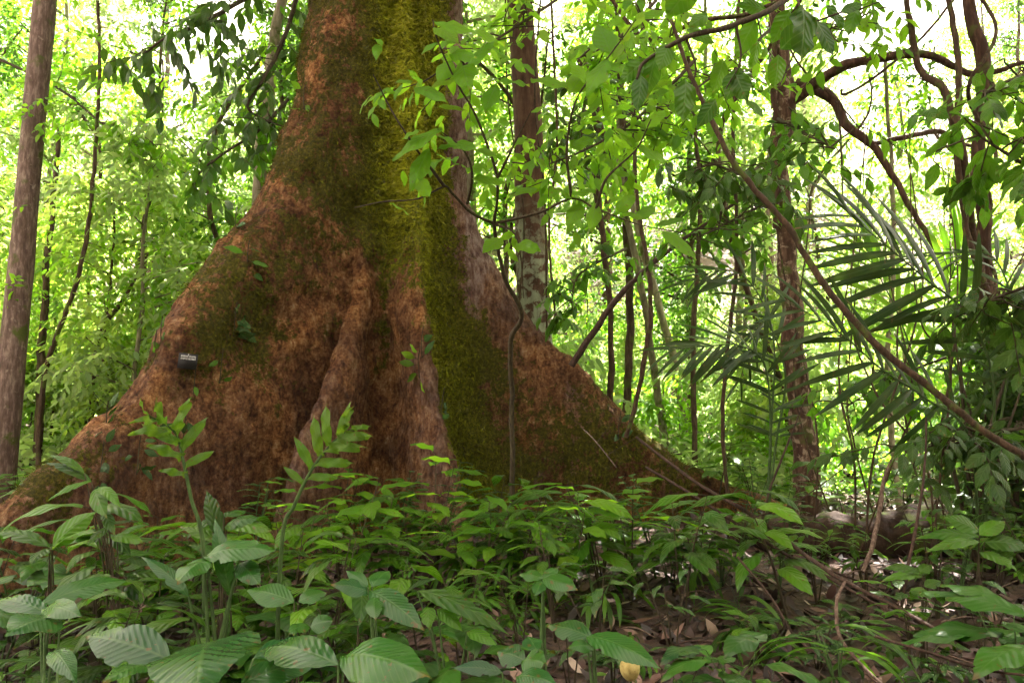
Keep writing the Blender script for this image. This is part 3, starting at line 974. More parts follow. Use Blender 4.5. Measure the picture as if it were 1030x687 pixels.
for k in range(64):
    b = -.72 + 1.44 * (k + random.random()) / 64
    y = random.uniform(9.2, 19)
    put('shrub', random.randrange(2), b * y, y, random.uniform(.7, 1.2))

ORD = ['first', 'second', 'third', 'fourth', 'fifth', 'sixth', 'seventh', 'eighth', 'ninth', 'tenth', 'eleventh', 'twelfth', 'thirteenth', 'fourteenth', 'fifteenth', 'sixteenth', 'seventeenth', 'eighteenth', 'nineteenth', 'twentieth']


def ordn(n):
    if n < 20: return ORD[n]
    tens = {2: 'twenty', 3: 'thirty', 4: 'forty', 5: 'fifty'}[(n + 1) // 10]
    return f"{tens}-{ORD[(n + 1) % 10 - 1]}" if (n + 1) % 10 else tens[:-1] + 'ieth'


def zone(px):
    if px < 0: return 'beyond the left edge'
    if px > 1030: return 'beyond the right edge'
    if px < 330: return 'left of the buttress tree'
    if px < 560: return 'behind the buttress tree'
    if px < 790: return 'between buttress tree and crooked tree'
    return 'right of the crooked tree'


def rank(items, what, cat, group, depth=False):
    cells = {}
    for o in items:
        px, py = to_px(o.location)
        d = ''
        if depth:
            d = 'nearer' if o.location.y < 18 else ('farther' if o.location.y < 26 else 'farthest')
        cells.setdefault((zone(px), d), []).append((px, o))
    for (z, d), lst in cells.items():
        lst.sort(key=lambda q: q[0])
        for k, (px, o) in enumerate(lst):
            w = what(o)
            tag(o, f"{w}, {ordn(k)} from left of the {d + ' ' if d else ''}{cat}s {z}", cat, group)


# ------------------------------------------------------------------ far wood & undergrowth (uncountable)
def far_wood():
    mb = MB()
    N = 15000
    b = -.9 + 1.8 * rng.random(N)
    y = 30 + 22 * rng.random(N)
    x = b * y
    zt = rng.random(N) ** .8 * 17
    base = ground_z(x, y)
    c = np.stack([x, y, base + zt], 1)
    dens = fbm(c * .16, 3, 91)
    hole = np.exp(-((b - .50) / .13) ** 2) + .9 * np.exp(-((b + .40) / .10) ** 2) + .5 * np.exp(-((b - .12) / .1) ** 2)
    keep = dens > -.12 + .30 * (zt / 17) + .75 * hole * np.clip((zt - 3) / 8, 0, 1)
    # sky holes
    c = c[keep]
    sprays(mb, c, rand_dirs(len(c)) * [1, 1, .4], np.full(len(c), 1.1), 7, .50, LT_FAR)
    o = mb.build('distant_wood', M['leaf_hazed'])
    tag(o, 'bright green wood filling the background behind all trees', kind='stuff')


far_wood()


def undergrowth():
    mb = MB()
    N = 13000
    y = 9 + 28 * rng.random(N) ** 1.2
    x = (-.75 + 1.5 * rng.random(N)) * y
    keep = fbm(np.stack([x, y, 0 * x], 1) * .5, 2, 97) > -.28
    x, y = x[keep], y[keep]
    z = ground_z(x, y) + .05 + .5 * rng.random(len(x)) ** 1.5
    sprays(mb, np.stack([x, y, z], 1), rand_dirs(len(x)) * [1, 1, .3] + [0, 0, .35], np.full(len(x), .35) + .01 * y, 6, .16, LT_MID)
    o = mb.build('ground_cover', M['leaf_hazed'])
    tag(o, 'low leafy ground cover on the bank behind the trees', kind='stuff')
    mb = MB()
    N = 1100
    y = 1.6 + 7.8 * rng.random(N); x = (-.85 + 1.7 * rng.random(N)) * (y + .5)
    keep = fbm(np.stack([x, y, 0 * x], 1) * .9, 2, 98) > -.1
    x, y = x[keep], y[keep]
    z = ground_z(x, y) + .01 + .12 * rng.random(len(x))
    sprays(mb, np.stack([x, y, z], 1), rand_dirs(len(x)) * [1, 1, .2] + [0, 0, .4], np.full(len(x), .12), 5, .085, LT_LANCE)
    o = mb.build('seedling_carpet', M['leaf_herb'])
    tag(o, 'small dark seedlings carpeting the shaded floor in front', kind='stuff')


undergrowth()

ex = 0
for sx in (-1, 1):
    for k in range(6):
        y = 5.5 + 1.9 * k + random.uniform(-.5, .5)
        put('sap', random.randrange(3), sx * (y * .74 + 1.6 + random.random() * 1.8), y, random.uniform(.8, 1.1))
        put('shrub', random.randrange(2), sx * (y * .74 + 1.0 + random.random() * 2.5), y - .8, random.uniform(.8, 1.2))
    for k in range(5):
        y = 11 + 4 * k
        put('tall', random.randrange(5), sx * (y * .86 + 2.5), y, .9 + .1 * k)

# thin stems in the left background
for k, (pts, rd, mt, lab) in enumerate([
    ([(38, 470, 9.3), (45, 380, 9.3), (78, 280, 9.3), (92, 200, 9.3), (100, 60, 9.3), (95, -40, 9.3)], [.03, .026, .016], 'bark_brown', 'thin brown stem rising through the leaves beside the slender left tree'),
    ([(38, 440, 10.5), (42, 350, 10.5), (47, 270, 10.5), (60, 120, 10.5)], [.06, .05, .03], 'bark_brown', 'short dark stem close behind the slender left tree'),
    ([(90, 400, 10.0), (98, 350, 10), (125, 300, 10), (150, 255, 10)], [.035, .03, .015], 'bark_brown', 'slanting stem above the left buttress crest'),
    ([(262, 165, 9.4), (268, 110, 9.4), (275, 60, 9.4), (284, -20, 9.4)], [.075, .07, .06], 'bark_pale', 'pale straight stem just left of the mossy trunk'),
    ([(145, 340, 11), (141, 250, 11), (160, 170, 11), (164, 60, 11)], [.025, .022, .012], 'stem_dark', 'wiry dark stem in the middle of the left thicket'),
    ([(625, 480, 10.5), (634, 330, 10.5), (628, 180, 10.5), (622, 20, 10.5)], [.055, .05, .04], 'bark_brown', 'thin stem right of the lichen-patched tree'),
    ([(700, 470, 9.5), (697, 350, 9.5), (704, 200, 9.5), (690, 40, 9.5)], [.035, .03, .02], 'bark_brown', 'wiry brown stem midway to the crooked tree'),
    ([(905, 500, 9), (893, 380, 9), (899, 240, 9), (890, 60, 9)], [.035, .03, .02], 'bark_pale', 'pale thin stem behind the palm fronds'),
]):
    pp = [P(*q) for q in pts]
    if k != 3:
        pp[0][2] = gz(pp[0][0], pp[0][1]) - .05
    else:
        pp.insert(0, np.array([pp[0][0] - .2, 9.4, gz(pp[0][0], 9.4)]))
    b = pp[0]
    r = empty('thin_tree', b)
    tag(r, lab, 'thin tree')
    trunk_mesh([p - b for p in pp], rd, M[mt], 'trunk', r, 10, .2, 60)
    cr = MB(); n = 90
    sp = smooth_path([p - b for p in pp], 50)
    c = sp[rng.integers(20, 50, n)] + rng.normal(0, .4, (n, 3))
    sprays(cr, c, rand_dirs(n) * [1, 1, .3], np.full(n, .3), 6, .12, LT_MID)
    cr.build('crown', M['leaf_bright'], r)

# ------------------------------------------------------------------ hanging dark boughs at the top left
def bough(label, path, rd, n, leaf, mat, tpl, twl=.45, spreadr=.35, name='leafy_bough', hang=1.0, t0=.15, nl=9):
    pp = [P(*q) for q in path]
    b = pp[0]
    r = empty(name, b)
    tag(r, label, 'branch')
    sp = smooth_path([p - b for p in pp], 60)
    mb = MB(); tube(mb, sp, rd, 8, .15)
    cr = MB()
    i = (t0 * 59 + (59 - t0 * 59) * rng.random(n)).astype(int)
    off = rand_dirs(n) * [1, 1, .5] * (spreadr * rng.random(n))[:, None]
    d = rand_dirs(n) * [1, 1, .3] - [0, 0, .25 * hang]
    for a_, o_, d_ in list(zip(sp[i], off, d))[:n]:
        tube(mb, smooth_path([a_, a_ + o_ * .6 + [0, 0, .03], a_ + o_, a_ + o_ + d_ / np.linalg.norm(d_) * twl - [0, 0, .1]], 7), [.007, .003], 4, close=False)
    mb.build('branch', M['stem_dark'], r)
    sprays(cr, sp[i] + off, d, np.full(n, twl), nl, leaf, tpl, droop=.45 * hang, lean=.5 * hang)
    cr.build('foliage', M[mat], r)
    return r


DL = leaf_tpl('ovate', 6, 1, .40, .3, .5)
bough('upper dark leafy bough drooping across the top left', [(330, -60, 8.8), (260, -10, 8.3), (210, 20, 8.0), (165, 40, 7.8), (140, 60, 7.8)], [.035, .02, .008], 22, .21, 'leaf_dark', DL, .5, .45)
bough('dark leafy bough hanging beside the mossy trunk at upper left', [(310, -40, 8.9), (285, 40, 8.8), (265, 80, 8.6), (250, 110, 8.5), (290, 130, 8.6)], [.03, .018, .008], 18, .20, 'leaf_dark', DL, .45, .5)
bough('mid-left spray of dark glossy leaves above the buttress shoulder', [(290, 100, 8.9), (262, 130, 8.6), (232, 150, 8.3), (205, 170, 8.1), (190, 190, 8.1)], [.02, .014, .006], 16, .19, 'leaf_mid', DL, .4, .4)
bough('bright leafy bough reaching over the thicket at far left', [(0, 60, 10), (60, 90, 9.8), (110, 130, 9.6), (150, 150, 9.5)], [.02, .014, .006], 26, .17, 'leaf_bright', LT_MID, .4, .5, hang=.5)

# ------------------------------------------------------------------ foreground sapling before the trunk
def leaf_from(mb, base, tip, width, nrm=(0, -.35, 1), shape='ovate', nl=10, nw=3, droop=.5, fold=.3, ribs=0, wave=.12, r=None):
    base = np.asarray(base, float); tip = np.asarray(tip, float)
    d = tip - base; L = np.linalg.norm(d)
    bt = [(random.uniform(.2, .85), random.choice((-1, 1)), random.uniform(.12, .4)) for _ in range(random.choice((0, 1, 2, 3)))] if nl > 30 else ()
    t = leaf_tpl(shape, nl, nw, width / L, fold * random.uniform(.5, 1.5), droop, wave * random.uniform(.5, 2), ribs, bites=bt)
    v, f, uv = t
    # rotate template so that its tip lies on +Y
    e = v[np.argmax(uv[:, 1])]
    ang = math.atan2(e[2], e[1]); s = 1 / math.hypot(e[1], e[2])
    c_, s_ = math.cos(-ang), math.sin(-ang)
    y = v[:, 1] * c_ - v[:, 2] * s_; z = v[:, 1] * s_ + v[:, 2] * c_
    v2 = np.stack([v[:, 0], y * s, z * s], 1)
    place_leaves(mb, (v2, f, uv), base[None], d[None], np.array([nrm], float), np.array([L]), r=[random.random() if r is None else r])


def sapling_front():
    b = P(515, 462, 5.9); b[2] = gz(b[0], b[1]) - .02
    root = empty('understory_sapling', b)
    tag(root, 'crooked thin sapling with bright leaves in front of the right buttress', 'sapling')
    st = MB()
    stem = smooth_path(pxpath([(515, 490, 5.9), (515, 400, 5.75), (514, 345, 5.6), (525, 315, 5.45), (510, 285, 5.3), (500, 245, 5.1), (497, 225, 4.95)]), 60)
    stem[0] = b
    tube(st, stem - b, [.02, .018, .014, .012], 8, .25)
    brs = [
        [(497, 225, 4.95), (475, 215, 4.8), (455, 195, 4.6), (447, 188, 4.5), (420, 200, 4.4), (385, 203, 4.3), (357, 209, 4.2)],
        [(447, 188, 4.5), (430, 165, 4.4), (405, 130, 4.3), (388, 100, 4.25), (375, 75, 4.2)],
        [(470, 205, 4.75), (475, 175, 4.5), (465, 150, 4.4), (440, 130, 4.3)],
        [(497, 225, 4.95), (500, 180, 4.7), (480, 120, 4.5), (460, 85, 4.4), (440, 40, 4.3), (435, 20, 4.3)],
        [(500, 180, 4.7), (520, 140, 4.5), (535, 110, 4.4)],
        [(497, 225, 4.95), (540, 215, 4.8), (575, 200, 4.6), (600, 210, 4.5), (640, 225, 4.4), (690, 235, 4.3)],
        [(575, 200, 4.6), (570, 150, 4.5), (580, 100, 4.4), (610, 60, 4.3), (640, 20, 4.2)],
        [(497, 225, 4.95), (520, 240, 4.9), (527, 300, 5.0)],
        [(600, 210, 4.5), (610, 180, 4.4), (640, 150, 4.4), (655, 120, 4.3)],
    ]
    for q in brs:
        tube(st, smooth_path(pxpath(q), 30) - b, [.010, .006, .003], 6, .2)
    st.build('stem', M['stem_dark'], root)
    # (basepx, basepy, tippx, tippy, Y, widthpx, bright)
    lv = [(437, 28, 462, 46, 4.3, 14), (440, 25, 508, 48, 4.3, 20), (437, 22, 462, 38, 4.2, 10), (452, 55, 480, 60, 4.3, 16), (470, 70, 500, 40, 4.4, 12),
          (418, 78, 410, 70, 4.3, 8), (415, 72, 424, 88, 4.3, 15), (415, 82, 397, 84, 4.3, 10), (417, 88, 450, 105, 4.3, 16), (455, 62, 440, 85, 4.4, 14),
          (465, 65, 472, 92, 4.4, 18), (460, 80, 430, 92, 4.4, 12), (500, 82, 533, 88, 4.4, 12), (535, 80, 572, 92, 4.4, 22), (573, 95, 592, 72, 4.4, 17),
          (500, 85, 488, 115, 4.4, 13), (440, 108, 470, 112, 4.4, 10), (445, 130, 395, 163, 4.3, 20), (432, 150, 412, 195, 4.35, 13), (420, 180, 432, 200, 4.3, 14),
          (440, 150, 460, 145, 4.3, 10), (470, 175, 490, 165, 4.5, 12), (475, 180, 510, 185, 4.5, 14), (455, 145, 480, 152, 4.4, 12), (478, 150, 500, 160, 4.5, 10),
          (405, 140, 425, 132, 4.3, 9), (465, 150, 438, 136, 4.3, 10), (527, 142, 532, 155, 4.4, 9), (525, 60, 505, 72, 4.4, 10), (540, 190, 516, 198, 4.6, 10),
          (575, 200, 556, 190, 4.6, 11), (575, 198, 600, 192, 4.5, 11), (585, 205, 570, 232, 4.6, 12), (610, 208, 632, 196, 4.5, 11), (625, 215, 648, 222, 4.4, 10), (640, 222, 660, 208, 4.4, 10),
          (660, 228, 690, 220, 4.3, 9), (665, 232, 700, 262, 4.3, 14), (620, 215, 640, 195, 4.5, 12), (600, 205, 595, 235, 4.5, 11),
          (580, 100, 612, 85, 4.4, 12), (590, 85, 570, 60, 4.4, 14), (600, 70, 640, 70, 4.35, 18), (615, 55, 600, 25, 4.3, 18), (625, 45, 655, 10, 4.3, 20),
          (612, 60, 590, 100, 4.3, 16), (640, 20, 670, 12, 4.2, 16), (575, 120, 560, 105, 4.5, 11), (572, 150, 600, 140, 4.5, 13), (650, 130, 670, 110, 4.4, 13), (640, 150, 672, 165, 4.4, 16),
          (380, 45, 378, 62, 4.2, 7), (378, 40, 384, 48, 4.2, 6), (520, 245, 545, 255, 4.9, 12), (505, 240, 485, 255, 4.9, 12), (392, 205, 412, 218, 4.3, 8)]
    fo = MB()
    for (bx, by, tx, ty, Y, w) in lv:
        leaf_from(fo, P(bx, by, Y) - b, P(tx, ty, Y + random.uniform(-.18, .12)) - b, w * 1.55 * Y / F, (random.uniform(-.4, .4), -.9, .75 + random.random() * .4), 'ovate', 9, 2, .4, .3)
    n = 46
    c = smooth_path(pxpath([(430, 60, 4.9), (480, 130, 5.0), (560, 170, 5.0), (620, 160, 4.9), (600, 40, 4.9)]), 60)[rng.integers(0, 60, n)] + rng.normal(0, .22, (n, 3)) - b
    sprays(fo, c, rand_dirs(n), np.full(n, .2), 5, .12, LT_NEAR)
    fo.build('foliage', M['leaf_bright'], root)


sapling_front()

# big drooping leaves top right, on a bough coming forward from the crooked tree
def big_bough():
    b = P(783, -60, 6.9)
    r = empty('leafy_bough', b)
    tag(r, 'bough of large drooping leaves hanging from the top right of centre', 'branch')
    mb = MB()
    main = smooth_path(pxpath([(783, -60, 6.9), (790, -50, 5.5), (800, -30, 4.2), (790, 0, 3.6), (740, 25, 3.4), (690, 38, 3.3), (650, 62, 3.3), (640, 80, 3.3)]), 60)
    tube(mb, main - b, [.04, .016, .012, .005], 8, .2)
    for q in ([(798, -10, 3.6), (808, 20, 3.5), (800, 50, 3.5), (785, 85, 3.4)], [(740, 25, 3.4), (745, 60, 3.4), (730, 90, 3.4)], [(690, 38, 3.3), (700, 70, 3.3), (690, 95, 3.3)], [(800, 30, 3.5), (840, 15, 3.5), (870, 5, 3.5)]):
        tube(mb, smooth_path(pxpath(q), 20) - b, [.006, .003], 6)
    mb.build('branch', M['stem_dark'], r)
    lv = [(808, 5, 802, 66, 3.4, 34), (785, 50, 815, 20, 3.5, 22), (783, 55, 778, 90, 3.4, 24), (795, 10, 775, 45, 3.5, 20), (745, 70, 730, 102, 3.4, 22), (740, 75, 752, 104, 3.4, 20),
          (728, 60, 716, 95, 3.5, 18), (762, 40, 754, 72, 3.5, 14), (690, 80, 685, 125, 3.3, 22), (712, 15, 692, 28, 3.3, 16), (700, -20, 668, 20, 3.3, 28), (830, 5, 850, 32, 3.5, 14), (862, 8, 852, 38, 3.5, 14),
          (845, 12, 870, 5, 3.5, 12), (750, 100, 768, 120, 3.6, 12), (690, 30, 720, 45, 3.4, 14), (660, 55, 650, 100, 3.4, 18), (650, 60, 622, 85, 3.4, 18), (645, 75, 640, 115, 3.4, 16), (720, 100, 700, 130, 3.5, 16),
          (770, 10, 740, 5, 3.5, 18), (770, 0, 730, -20, 3.5, 20), (820, 20, 838, 60, 3.5, 16), (672, 45, 662, 72, 3.3, 18), (760, 20, 740, 60, 3.5, 20)]
    fo = MB()
    for (bx, by, tx, ty, Y, w) in lv:
        leaf_from(fo, P(bx, by, Y) - b, P(tx, ty, Y + random.uniform(-.1, .1)) - b, w * 1.15 * Y / F, (random.uniform(-.6, .6), -1, .25), 'ovate', 10, 3, .3, .25)
    fo.build('foliage', M['leaf_mid'], r)


big_bough()
for lab, path, n, lf, mat, sr in [
    ('sprays of mid-sized leaves on the crooked tree below its limbs', [(783, 120, 7.2), (800, 130, 6.2), (820, 140, 5.8), (840, 150, 5.6)], 14, .16, 'leaf_mid', .35),
    ('leafy bough hanging left of the crooked tree at mid height', [(783, 150, 7.2), (750, 175, 6.2), (715, 165, 5.8), (690, 180, 5.6)], 20, .17, 'leaf_dark', .4),
    ('leaf spray drooping at the far right top edge', [(1060, 60, 5.0), (1030, 75, 4.6), (1005, 85, 4.4), (985, 100, 4.3)], 13, .16, 'leaf_mid', .3),
    ('broad leafy bough at the far right above the palm', [(1070, 180, 4.4), (1030, 165, 4.2), (1005, 150, 4.2), (975, 130, 4.2)], 15, .17, 'leaf_mid', .3),
    ('leafy bough along the top right edge near the arching limbs', [(900, -60, 6.5), (880, -10, 6.3), (860, 20, 6.2), (830, 30, 6.1)], 22, .15, 'leaf_bright', .5),
    ('dark hanging leaf cluster right of the lichen-patched tree', [(600, 60, 8.3), (590, 100, 8.0), (585, 130, 7.9), (590, 160, 7.9)], 20, .17, 'leaf_dark', .45),
    ('bright leafy bough over the gap right of the lichen-patched tree', [(660, -40, 7.5), (650, 30, 7.0), (640, 100, 6.8), (660, 150, 6.6)], 30, .15, 'leaf_bright', .6),
    ('bright backlit bough in front of the mossy trunk edge at the top', [(640, -60, 6.5), (560, 0, 5.6), (500, 40, 5.2), (450, 80, 5.0)], 16, .15, 'leaf_bright', .35),
    ('bright backlit bough beside the thin lichen-patched tree at mid height', [(700, 60, 6.6), (640, 120, 5.8), (590, 150, 5.4), (540, 170, 5.2)], 22, .14, 'leaf_bright', .4),
    ('dark broad-leaved bough hanging in front of the right edge above the palm base', [(1100, 240, 4.6), (1050, 280, 4.5), (1000, 300, 4.5), (960, 320, 4.6)], 16, .17, 'leaf_dark', .35),
    ('dark leafy bough low at the right between palm and log', [(1090, 420, 4.8), (1030, 430, 4.8), (970, 440, 4.9), (910, 455, 5.0)], 24, .16, 'leaf_dark', .35),
    ('mid-green bough behind the diagonal liana at half height', [(1060, 330, 6.2), (980, 350, 6.0), (900, 380, 6.0), (850, 410, 6.0)], 22, .15, 'leaf_mid', .45),
    ('bright bough over the gap left of the big drooping leaves', [(700, -60, 6.0), (660, 0, 5.2), (620, 40, 4.9), (580, 60, 4.8)], 16, .15, 'leaf_bright', .35),
    ('bright leafy bough reaching left from the crooked tree top', [(786, 20, 7.2), (740, 60, 6.2), (700, 90, 5.8), (670, 120, 5.6)], 20, .15, 'leaf_bright', .45),
    ('low spray of hanging leaves beside the wavy liana', [(630, 250, 8.3), (600, 265, 7.8), (580, 280, 7.6), (575, 310, 7.5)], 16, .16, 'leaf_mid', .4),
    ('leafy bough crossing behind the diagonal liana', [(790, 200, 7.2), (760, 210, 6.4), (730, 225, 6.1), (700, 240, 6.0)], 20, .15, 'leaf_mid', .45),
]:
    bough(lab, path, [.016, .01, .004], n, lf, mat, LT_NEAR if lf > .13 else LT_MID, .35, sr, hang=.6, nl=7)

# ------------------------------------------------------------------ palms
PL = leaf_tpl('strap', 8, 1, .088, .4, .4)


def frond(parent, path, n, leaf, b, mat='leaf_palm', droop=.5, r0=.009, angle=.75, tilt=0.0):
    sp = smooth_path(pxpath(path), 80) - b
    mb = MB(); tube(mb, sp, [r0, r0 * .7, r0 * .25], 6)
    tg = np.gradient(sp, axis=0); tg /= np.linalg.norm(tg, axis=1)[:, None]
    fo = MB()
    n = int(n * .82)
    k = np.linspace(18, 79, n).astype(int)
    for sg in (-1, 1):
        t = tg[k]; o = sp[k]
        side = np.cross(t, [tilt, -1.0, .45]); side /= np.linalg.norm(side, axis=1)[:, None]
        s = (k - 18) / 61
        d = side * sg * (1 - .45 * s)[:, None] + t * (angle + .9 * s)[:, None] + rng.normal(0, .07, (n, 3))
        d[:, 2] -= .12
        nn = np.cross(side, t) + rng.normal(0, .2, (n, 3)); nn = nn * np.where(nn[:, 1:2] > 0, -1, 1) + [0, 0, .5]
        ln = 1.05 * leaf * (.55 + .9 * np.sin(PI * (.12 + .78 * s))) * .8
        ln = ln * rng.uniform(.8, 1.08, n)
        place_leaves(fo, PL, o, d, nn, ln)
    fr = fo.build('frond', M[mat], parent)
    st = mb.build('rachis', M['stem_green'], fr)


def palm(label, basepx, fronds, mat='leaf_palm'):
    b = P(*basepx); b[2] = gz(b[0], b[1])
    r = empty('rattan_palm', b)
    tag(r, label, 'palm')
    for q in fronds:
        frond(r, [(basepx[0], basepx[1], basepx[2])] + q[0], q[1], q[2], b, mat, angle=q[3] if len(q) > 3 else .75, tilt=q[4] if len(q) > 4 else 0)


palm('large dark feathery palm with arching fronds behind the diagonal liana', (985, 560, 5.0), [
    ([(1000, 400, 4.9), (975, 320, 4.8), (930, 280, 4.7), (895, 250, 4.6), (856, 218, 4.5)], 19, .54, .6, -.5),
    ([(975, 440, 4.9), (930, 400, 4.8), (885, 370, 4.6), (845, 335, 4.5), (790, 302, 4.4)], 18, .44, .5, -.4),
    ([(1010, 400, 5.0), (1020, 320, 5.0), (1000, 260, 5.1), (960, 255, 5.3), (905, 262, 5.5)], 20, .32, .8),
])
palm('smaller dark palm with drooping comb-like fronds left of the crooked tree', (770, 540, 5.6), [
    ([(775, 450, 5.5), (770, 370, 5.4), (745, 348, 5.3), (715, 348, 5.2), (676, 352, 5.1)], 20, .36, .6),
    ([(775, 440, 5.5), (778, 340, 5.5), (755, 285, 5.5), (725, 272, 5.5), (690, 285, 5.5)], 18, .34, .5),
    ([(780, 450, 5.6), (790, 380, 5.6), (775, 330, 5.6), (760, 330, 5.5), (745, 380, 5.4)], 14, .3, .5),
])
palm('bright yellow-green palm frond standing behind the dark palm', (960, 540, 6.6), [
    ([(955, 400, 6.6), (950, 310, 6.6), (960, 270, 6.6), (975, 235, 6.5)], 20, .5, .8),
    ([(930, 400, 6.6), (905, 320, 6.6), (880, 270, 6.6), (868, 240, 6.6)], 20, .5, .9),
], 'leaf_bright')

# dark thicket at the right edge
def thicket():
    b = P(1010, 560, 5.6); b[2] = gz(b[0], b[1])
    r = empty('leafy_shrub', b)
    tag(r, 'dense dark shrub filling the right edge below the palm fronds', 'shrub')
    mb = MB()
    for k in range(16):
        t = P(random.uniform(955, 1075), random.uniform(300, 420), random.uniform(5.2, 6.2)) - b
        tube(mb, smooth_path([(random.uniform(-.3, .4), random.uniform(-.2, .3), -.05), t * .5 + rng.normal(0, .1, 3), t], 14), [.018, .006], 6, .2)
    mb.build('stem', M['stem_dark'], r)
    fo = MB(); n = 420
    c = np.array([P(random.uniform(965, 1090), random.uniform(325, 530), random.uniform(5.4, 6.4)) - b for _ in range(n)])
    sprays(fo, c, rand_dirs(n), np.full(n, .28), 7, .13, LT_MID)
    fo.build('foliage', M['leaf_dark'], r)


thicket()
wh = ['above the log end', 'in the gap left of the palm', 'through the palm fronds', 'near the upright tree', 'over the dark shrub']
for k in range(15):
    x0 = 830 + (k // 3) * 42 + random.uniform(-14, 14); Y = random.uniform(4.8, 6.8)
    dx = random.uniform(-60, 60)
    pts = [P(x0 + dx * t + (14 + 2 * k % 17) * math.sin(t * (5 + k % 3) + k), 560 - t * random.uniform(330, 480), Y + .3 * t) for t in (0, .25, .5, .75, 1)]
    pts[0][2] = gz(pts[0][0], pts[0][1])
    b_ = pts[0].copy()
    mb = MB(); tube(mb, smooth_path([p - b_ for p in pts], 50), [.006, .008, .006, .003], 6, .25, k)
    o = mb.build('thin_vine', M['vine']); o.location = b_
    tag(o, f"{ORD[k % 3]} from left of three wiry thin vines {wh[k // 3]}", 'vine', 'wiry vines at the right side')


# ------------------------------------------------------------------ log, rock, fruit, sign
def log_():
    p = [P(730, 508, 7.2), P(790, 540, 6.5), P(860, 538, 6.3), P(930, 536, 6.3), P(1000, 548, 6.4)]
    for q in p: q[2] = gz(q[0], q[1]) + .17
    p[0][2] -= .1
    b = p[0]
    mb = MB(); tube(mb, smooth_path([q - b for q in p], 140), [.10, .19, .21, .20, .16], 40, .8, 3)
    o = mb.build('fallen_log', M['log']); o.location = b
    tag(o, 'dark rotting log lying behind the right-hand plants', 'log')


log_()


def rock(label, px, py, Y, rad):
    b = P(px, py, Y)
    b[2] = gz(b[0], b[1]) + rad * .28
    n, m = 24, 16
    mb = MB()
    th = np.linspace(0, 2 * PI, n, endpoint=False); ph = np.linspace(-PI / 2, PI / 2, m)
    PH, TH = np.meshgrid(ph, th, indexing='ij')
    v = np.stack([np.cos(PH) * np.cos(TH), np.cos(PH) * np.sin(TH), np.sin(PH)], -1).reshape(-1, 3)
    v = np.sign(v) * np.abs(v) ** .8
    v = v * (1 + .35 * fbm(v * 1.6 + px, 4, 7))[:, None] * [rad * 1.1, rad * .8, rad * .75]
    i = np.arange(m - 1)[:, None] * n; j = np.arange(n)[None]
    f = np.stack([i + j, i + (j + 1) % n, i + n + (j + 1) % n, i + n + j], -1).reshape(-1, 4)
    mb.add(v, f)
    o = mb.build('rock', M['rock']); o.location = b
    tag(o, label, 'rock')


rock('flat brown rock at the foot of the left buttress', 72, 585, 4.6, .17)
rock('small dark stone between stems near the left bottom corner', 40, 612, 4.1, .08)

b = P(634, 676, 2.75)
mb = MB()
n, m = 20, 14
th = np.linspace(0, 2 * PI, n, endpoint=False); ph = np.linspace(-PI / 2, PI / 2, m)
PH, TH = np.meshgrid(ph, th, indexing='ij')
v = np.stack([np.cos(PH) * np.cos(TH) * (1 + .1 * np.sin(TH * 5)), np.cos(PH) * np.sin(TH), np.sin(PH) * 1.25], -1).reshape(-1, 3) * .033
i = np.arange(m - 1)[:, None] * n; j = np.arange(n)[None]
mb.add(v, np.stack([i + j, i + (j + 1) % n, i + n + (j + 1) % n, i + n + j], -1).reshape(-1, 4))
b[2] = gz(b[0], b[1]) + .42
o = mb.build('fruit', M['fruit']); FR = b.copy()
o.location = P(634, 672, 2.75)
tag(o, 'small pale yellow fruit among leaves at the bottom centre', 'fruit')
mb = MB(); q = P(634, 676, 2.75)
tube(mb, smooth_path([(0, 0, -.03), (.02, .01, -.25), (.03, .03, gz(q[0], q[1]) - q[2])], 12), .004, 6)
mb.build('stalk', M['stem_green'], o)


def sign():
    p, nr = on_main(193, 365)
    nr = np.array([nr[0], nr[1], 0]); nr /= np.linalg.norm(nr)
    nr = nr * .5 + np.array([-.2, -1, 0]) * .5; nr /= np.linalg.norm(nr)
    root = empty('label_plate', p + nr * .06)
    tag(root, 'small black plate with white lettering fixed to the left buttress', 'sign')
    x = np.cross([0, 0, 1], nr) * -1; x = np.cross(nr, [0, 0, 1]) * -1
    x /= np.linalg.norm(x)
    z = np.cross(x, nr); z = z if z[2] > 0 else -z
    a = math.radians(-6)
    x, z = x * math.cos(a) + z * math.sin(a), z * math.cos(a) - x * math.sin(a)
    if x[0] < 0: x = -x

    def slab(mb, cx, cz, w, h, d0, d1):
        vs = []
        for dd in (d0, d1):
            for (sx, sz) in ((-1, -1), (1, -1), (1, 1), (-1, 1)):
                vs.append(x * (cx + sx * w / 2) + z * (cz + sz * h / 2) + nr * dd)
        mb.add(np.array(vs), [[0, 1, 2, 3], [7, 6, 5, 4], [0, 4, 5, 1], [1, 5, 6, 2], [2, 6, 7, 3], [3, 7, 4, 0]])
    mb = MB(); slab(mb, 0, 0, .135, .115, 0, .006)
    mb.build('plate', M['sign'], root, False)
    mb = MB()
    # two rows of lettering too small to read in the photograph: letter-sized strokes
    for row, (zc, ln) in enumerate([(.036, 14), (.018, 14)]):
        for k in range(ln):
            cx = -.048 + k * .0072 + (.003 if k > 6 else 0)
            slab(mb, cx, zc, .0026, .013, .0085, .0095)
            if random.random() < .75: slab(mb, cx + .0025, zc + random.choice((-.0045, 0, .0045)), .0035, .002, .0085, .0095)
            if random.random() < .4: slab(mb, cx + .0045, zc, .0015, .010, .0085, .0096)
    mb.build('lettering', M['sign_text'], root, False)
    # nail
    mb = MB(); tube(mb, np.array([nr * -.12, nr * .012]) + z * .05, [.004, .004], 8); mb.build('nail', M['sign_text'], root)


sign()

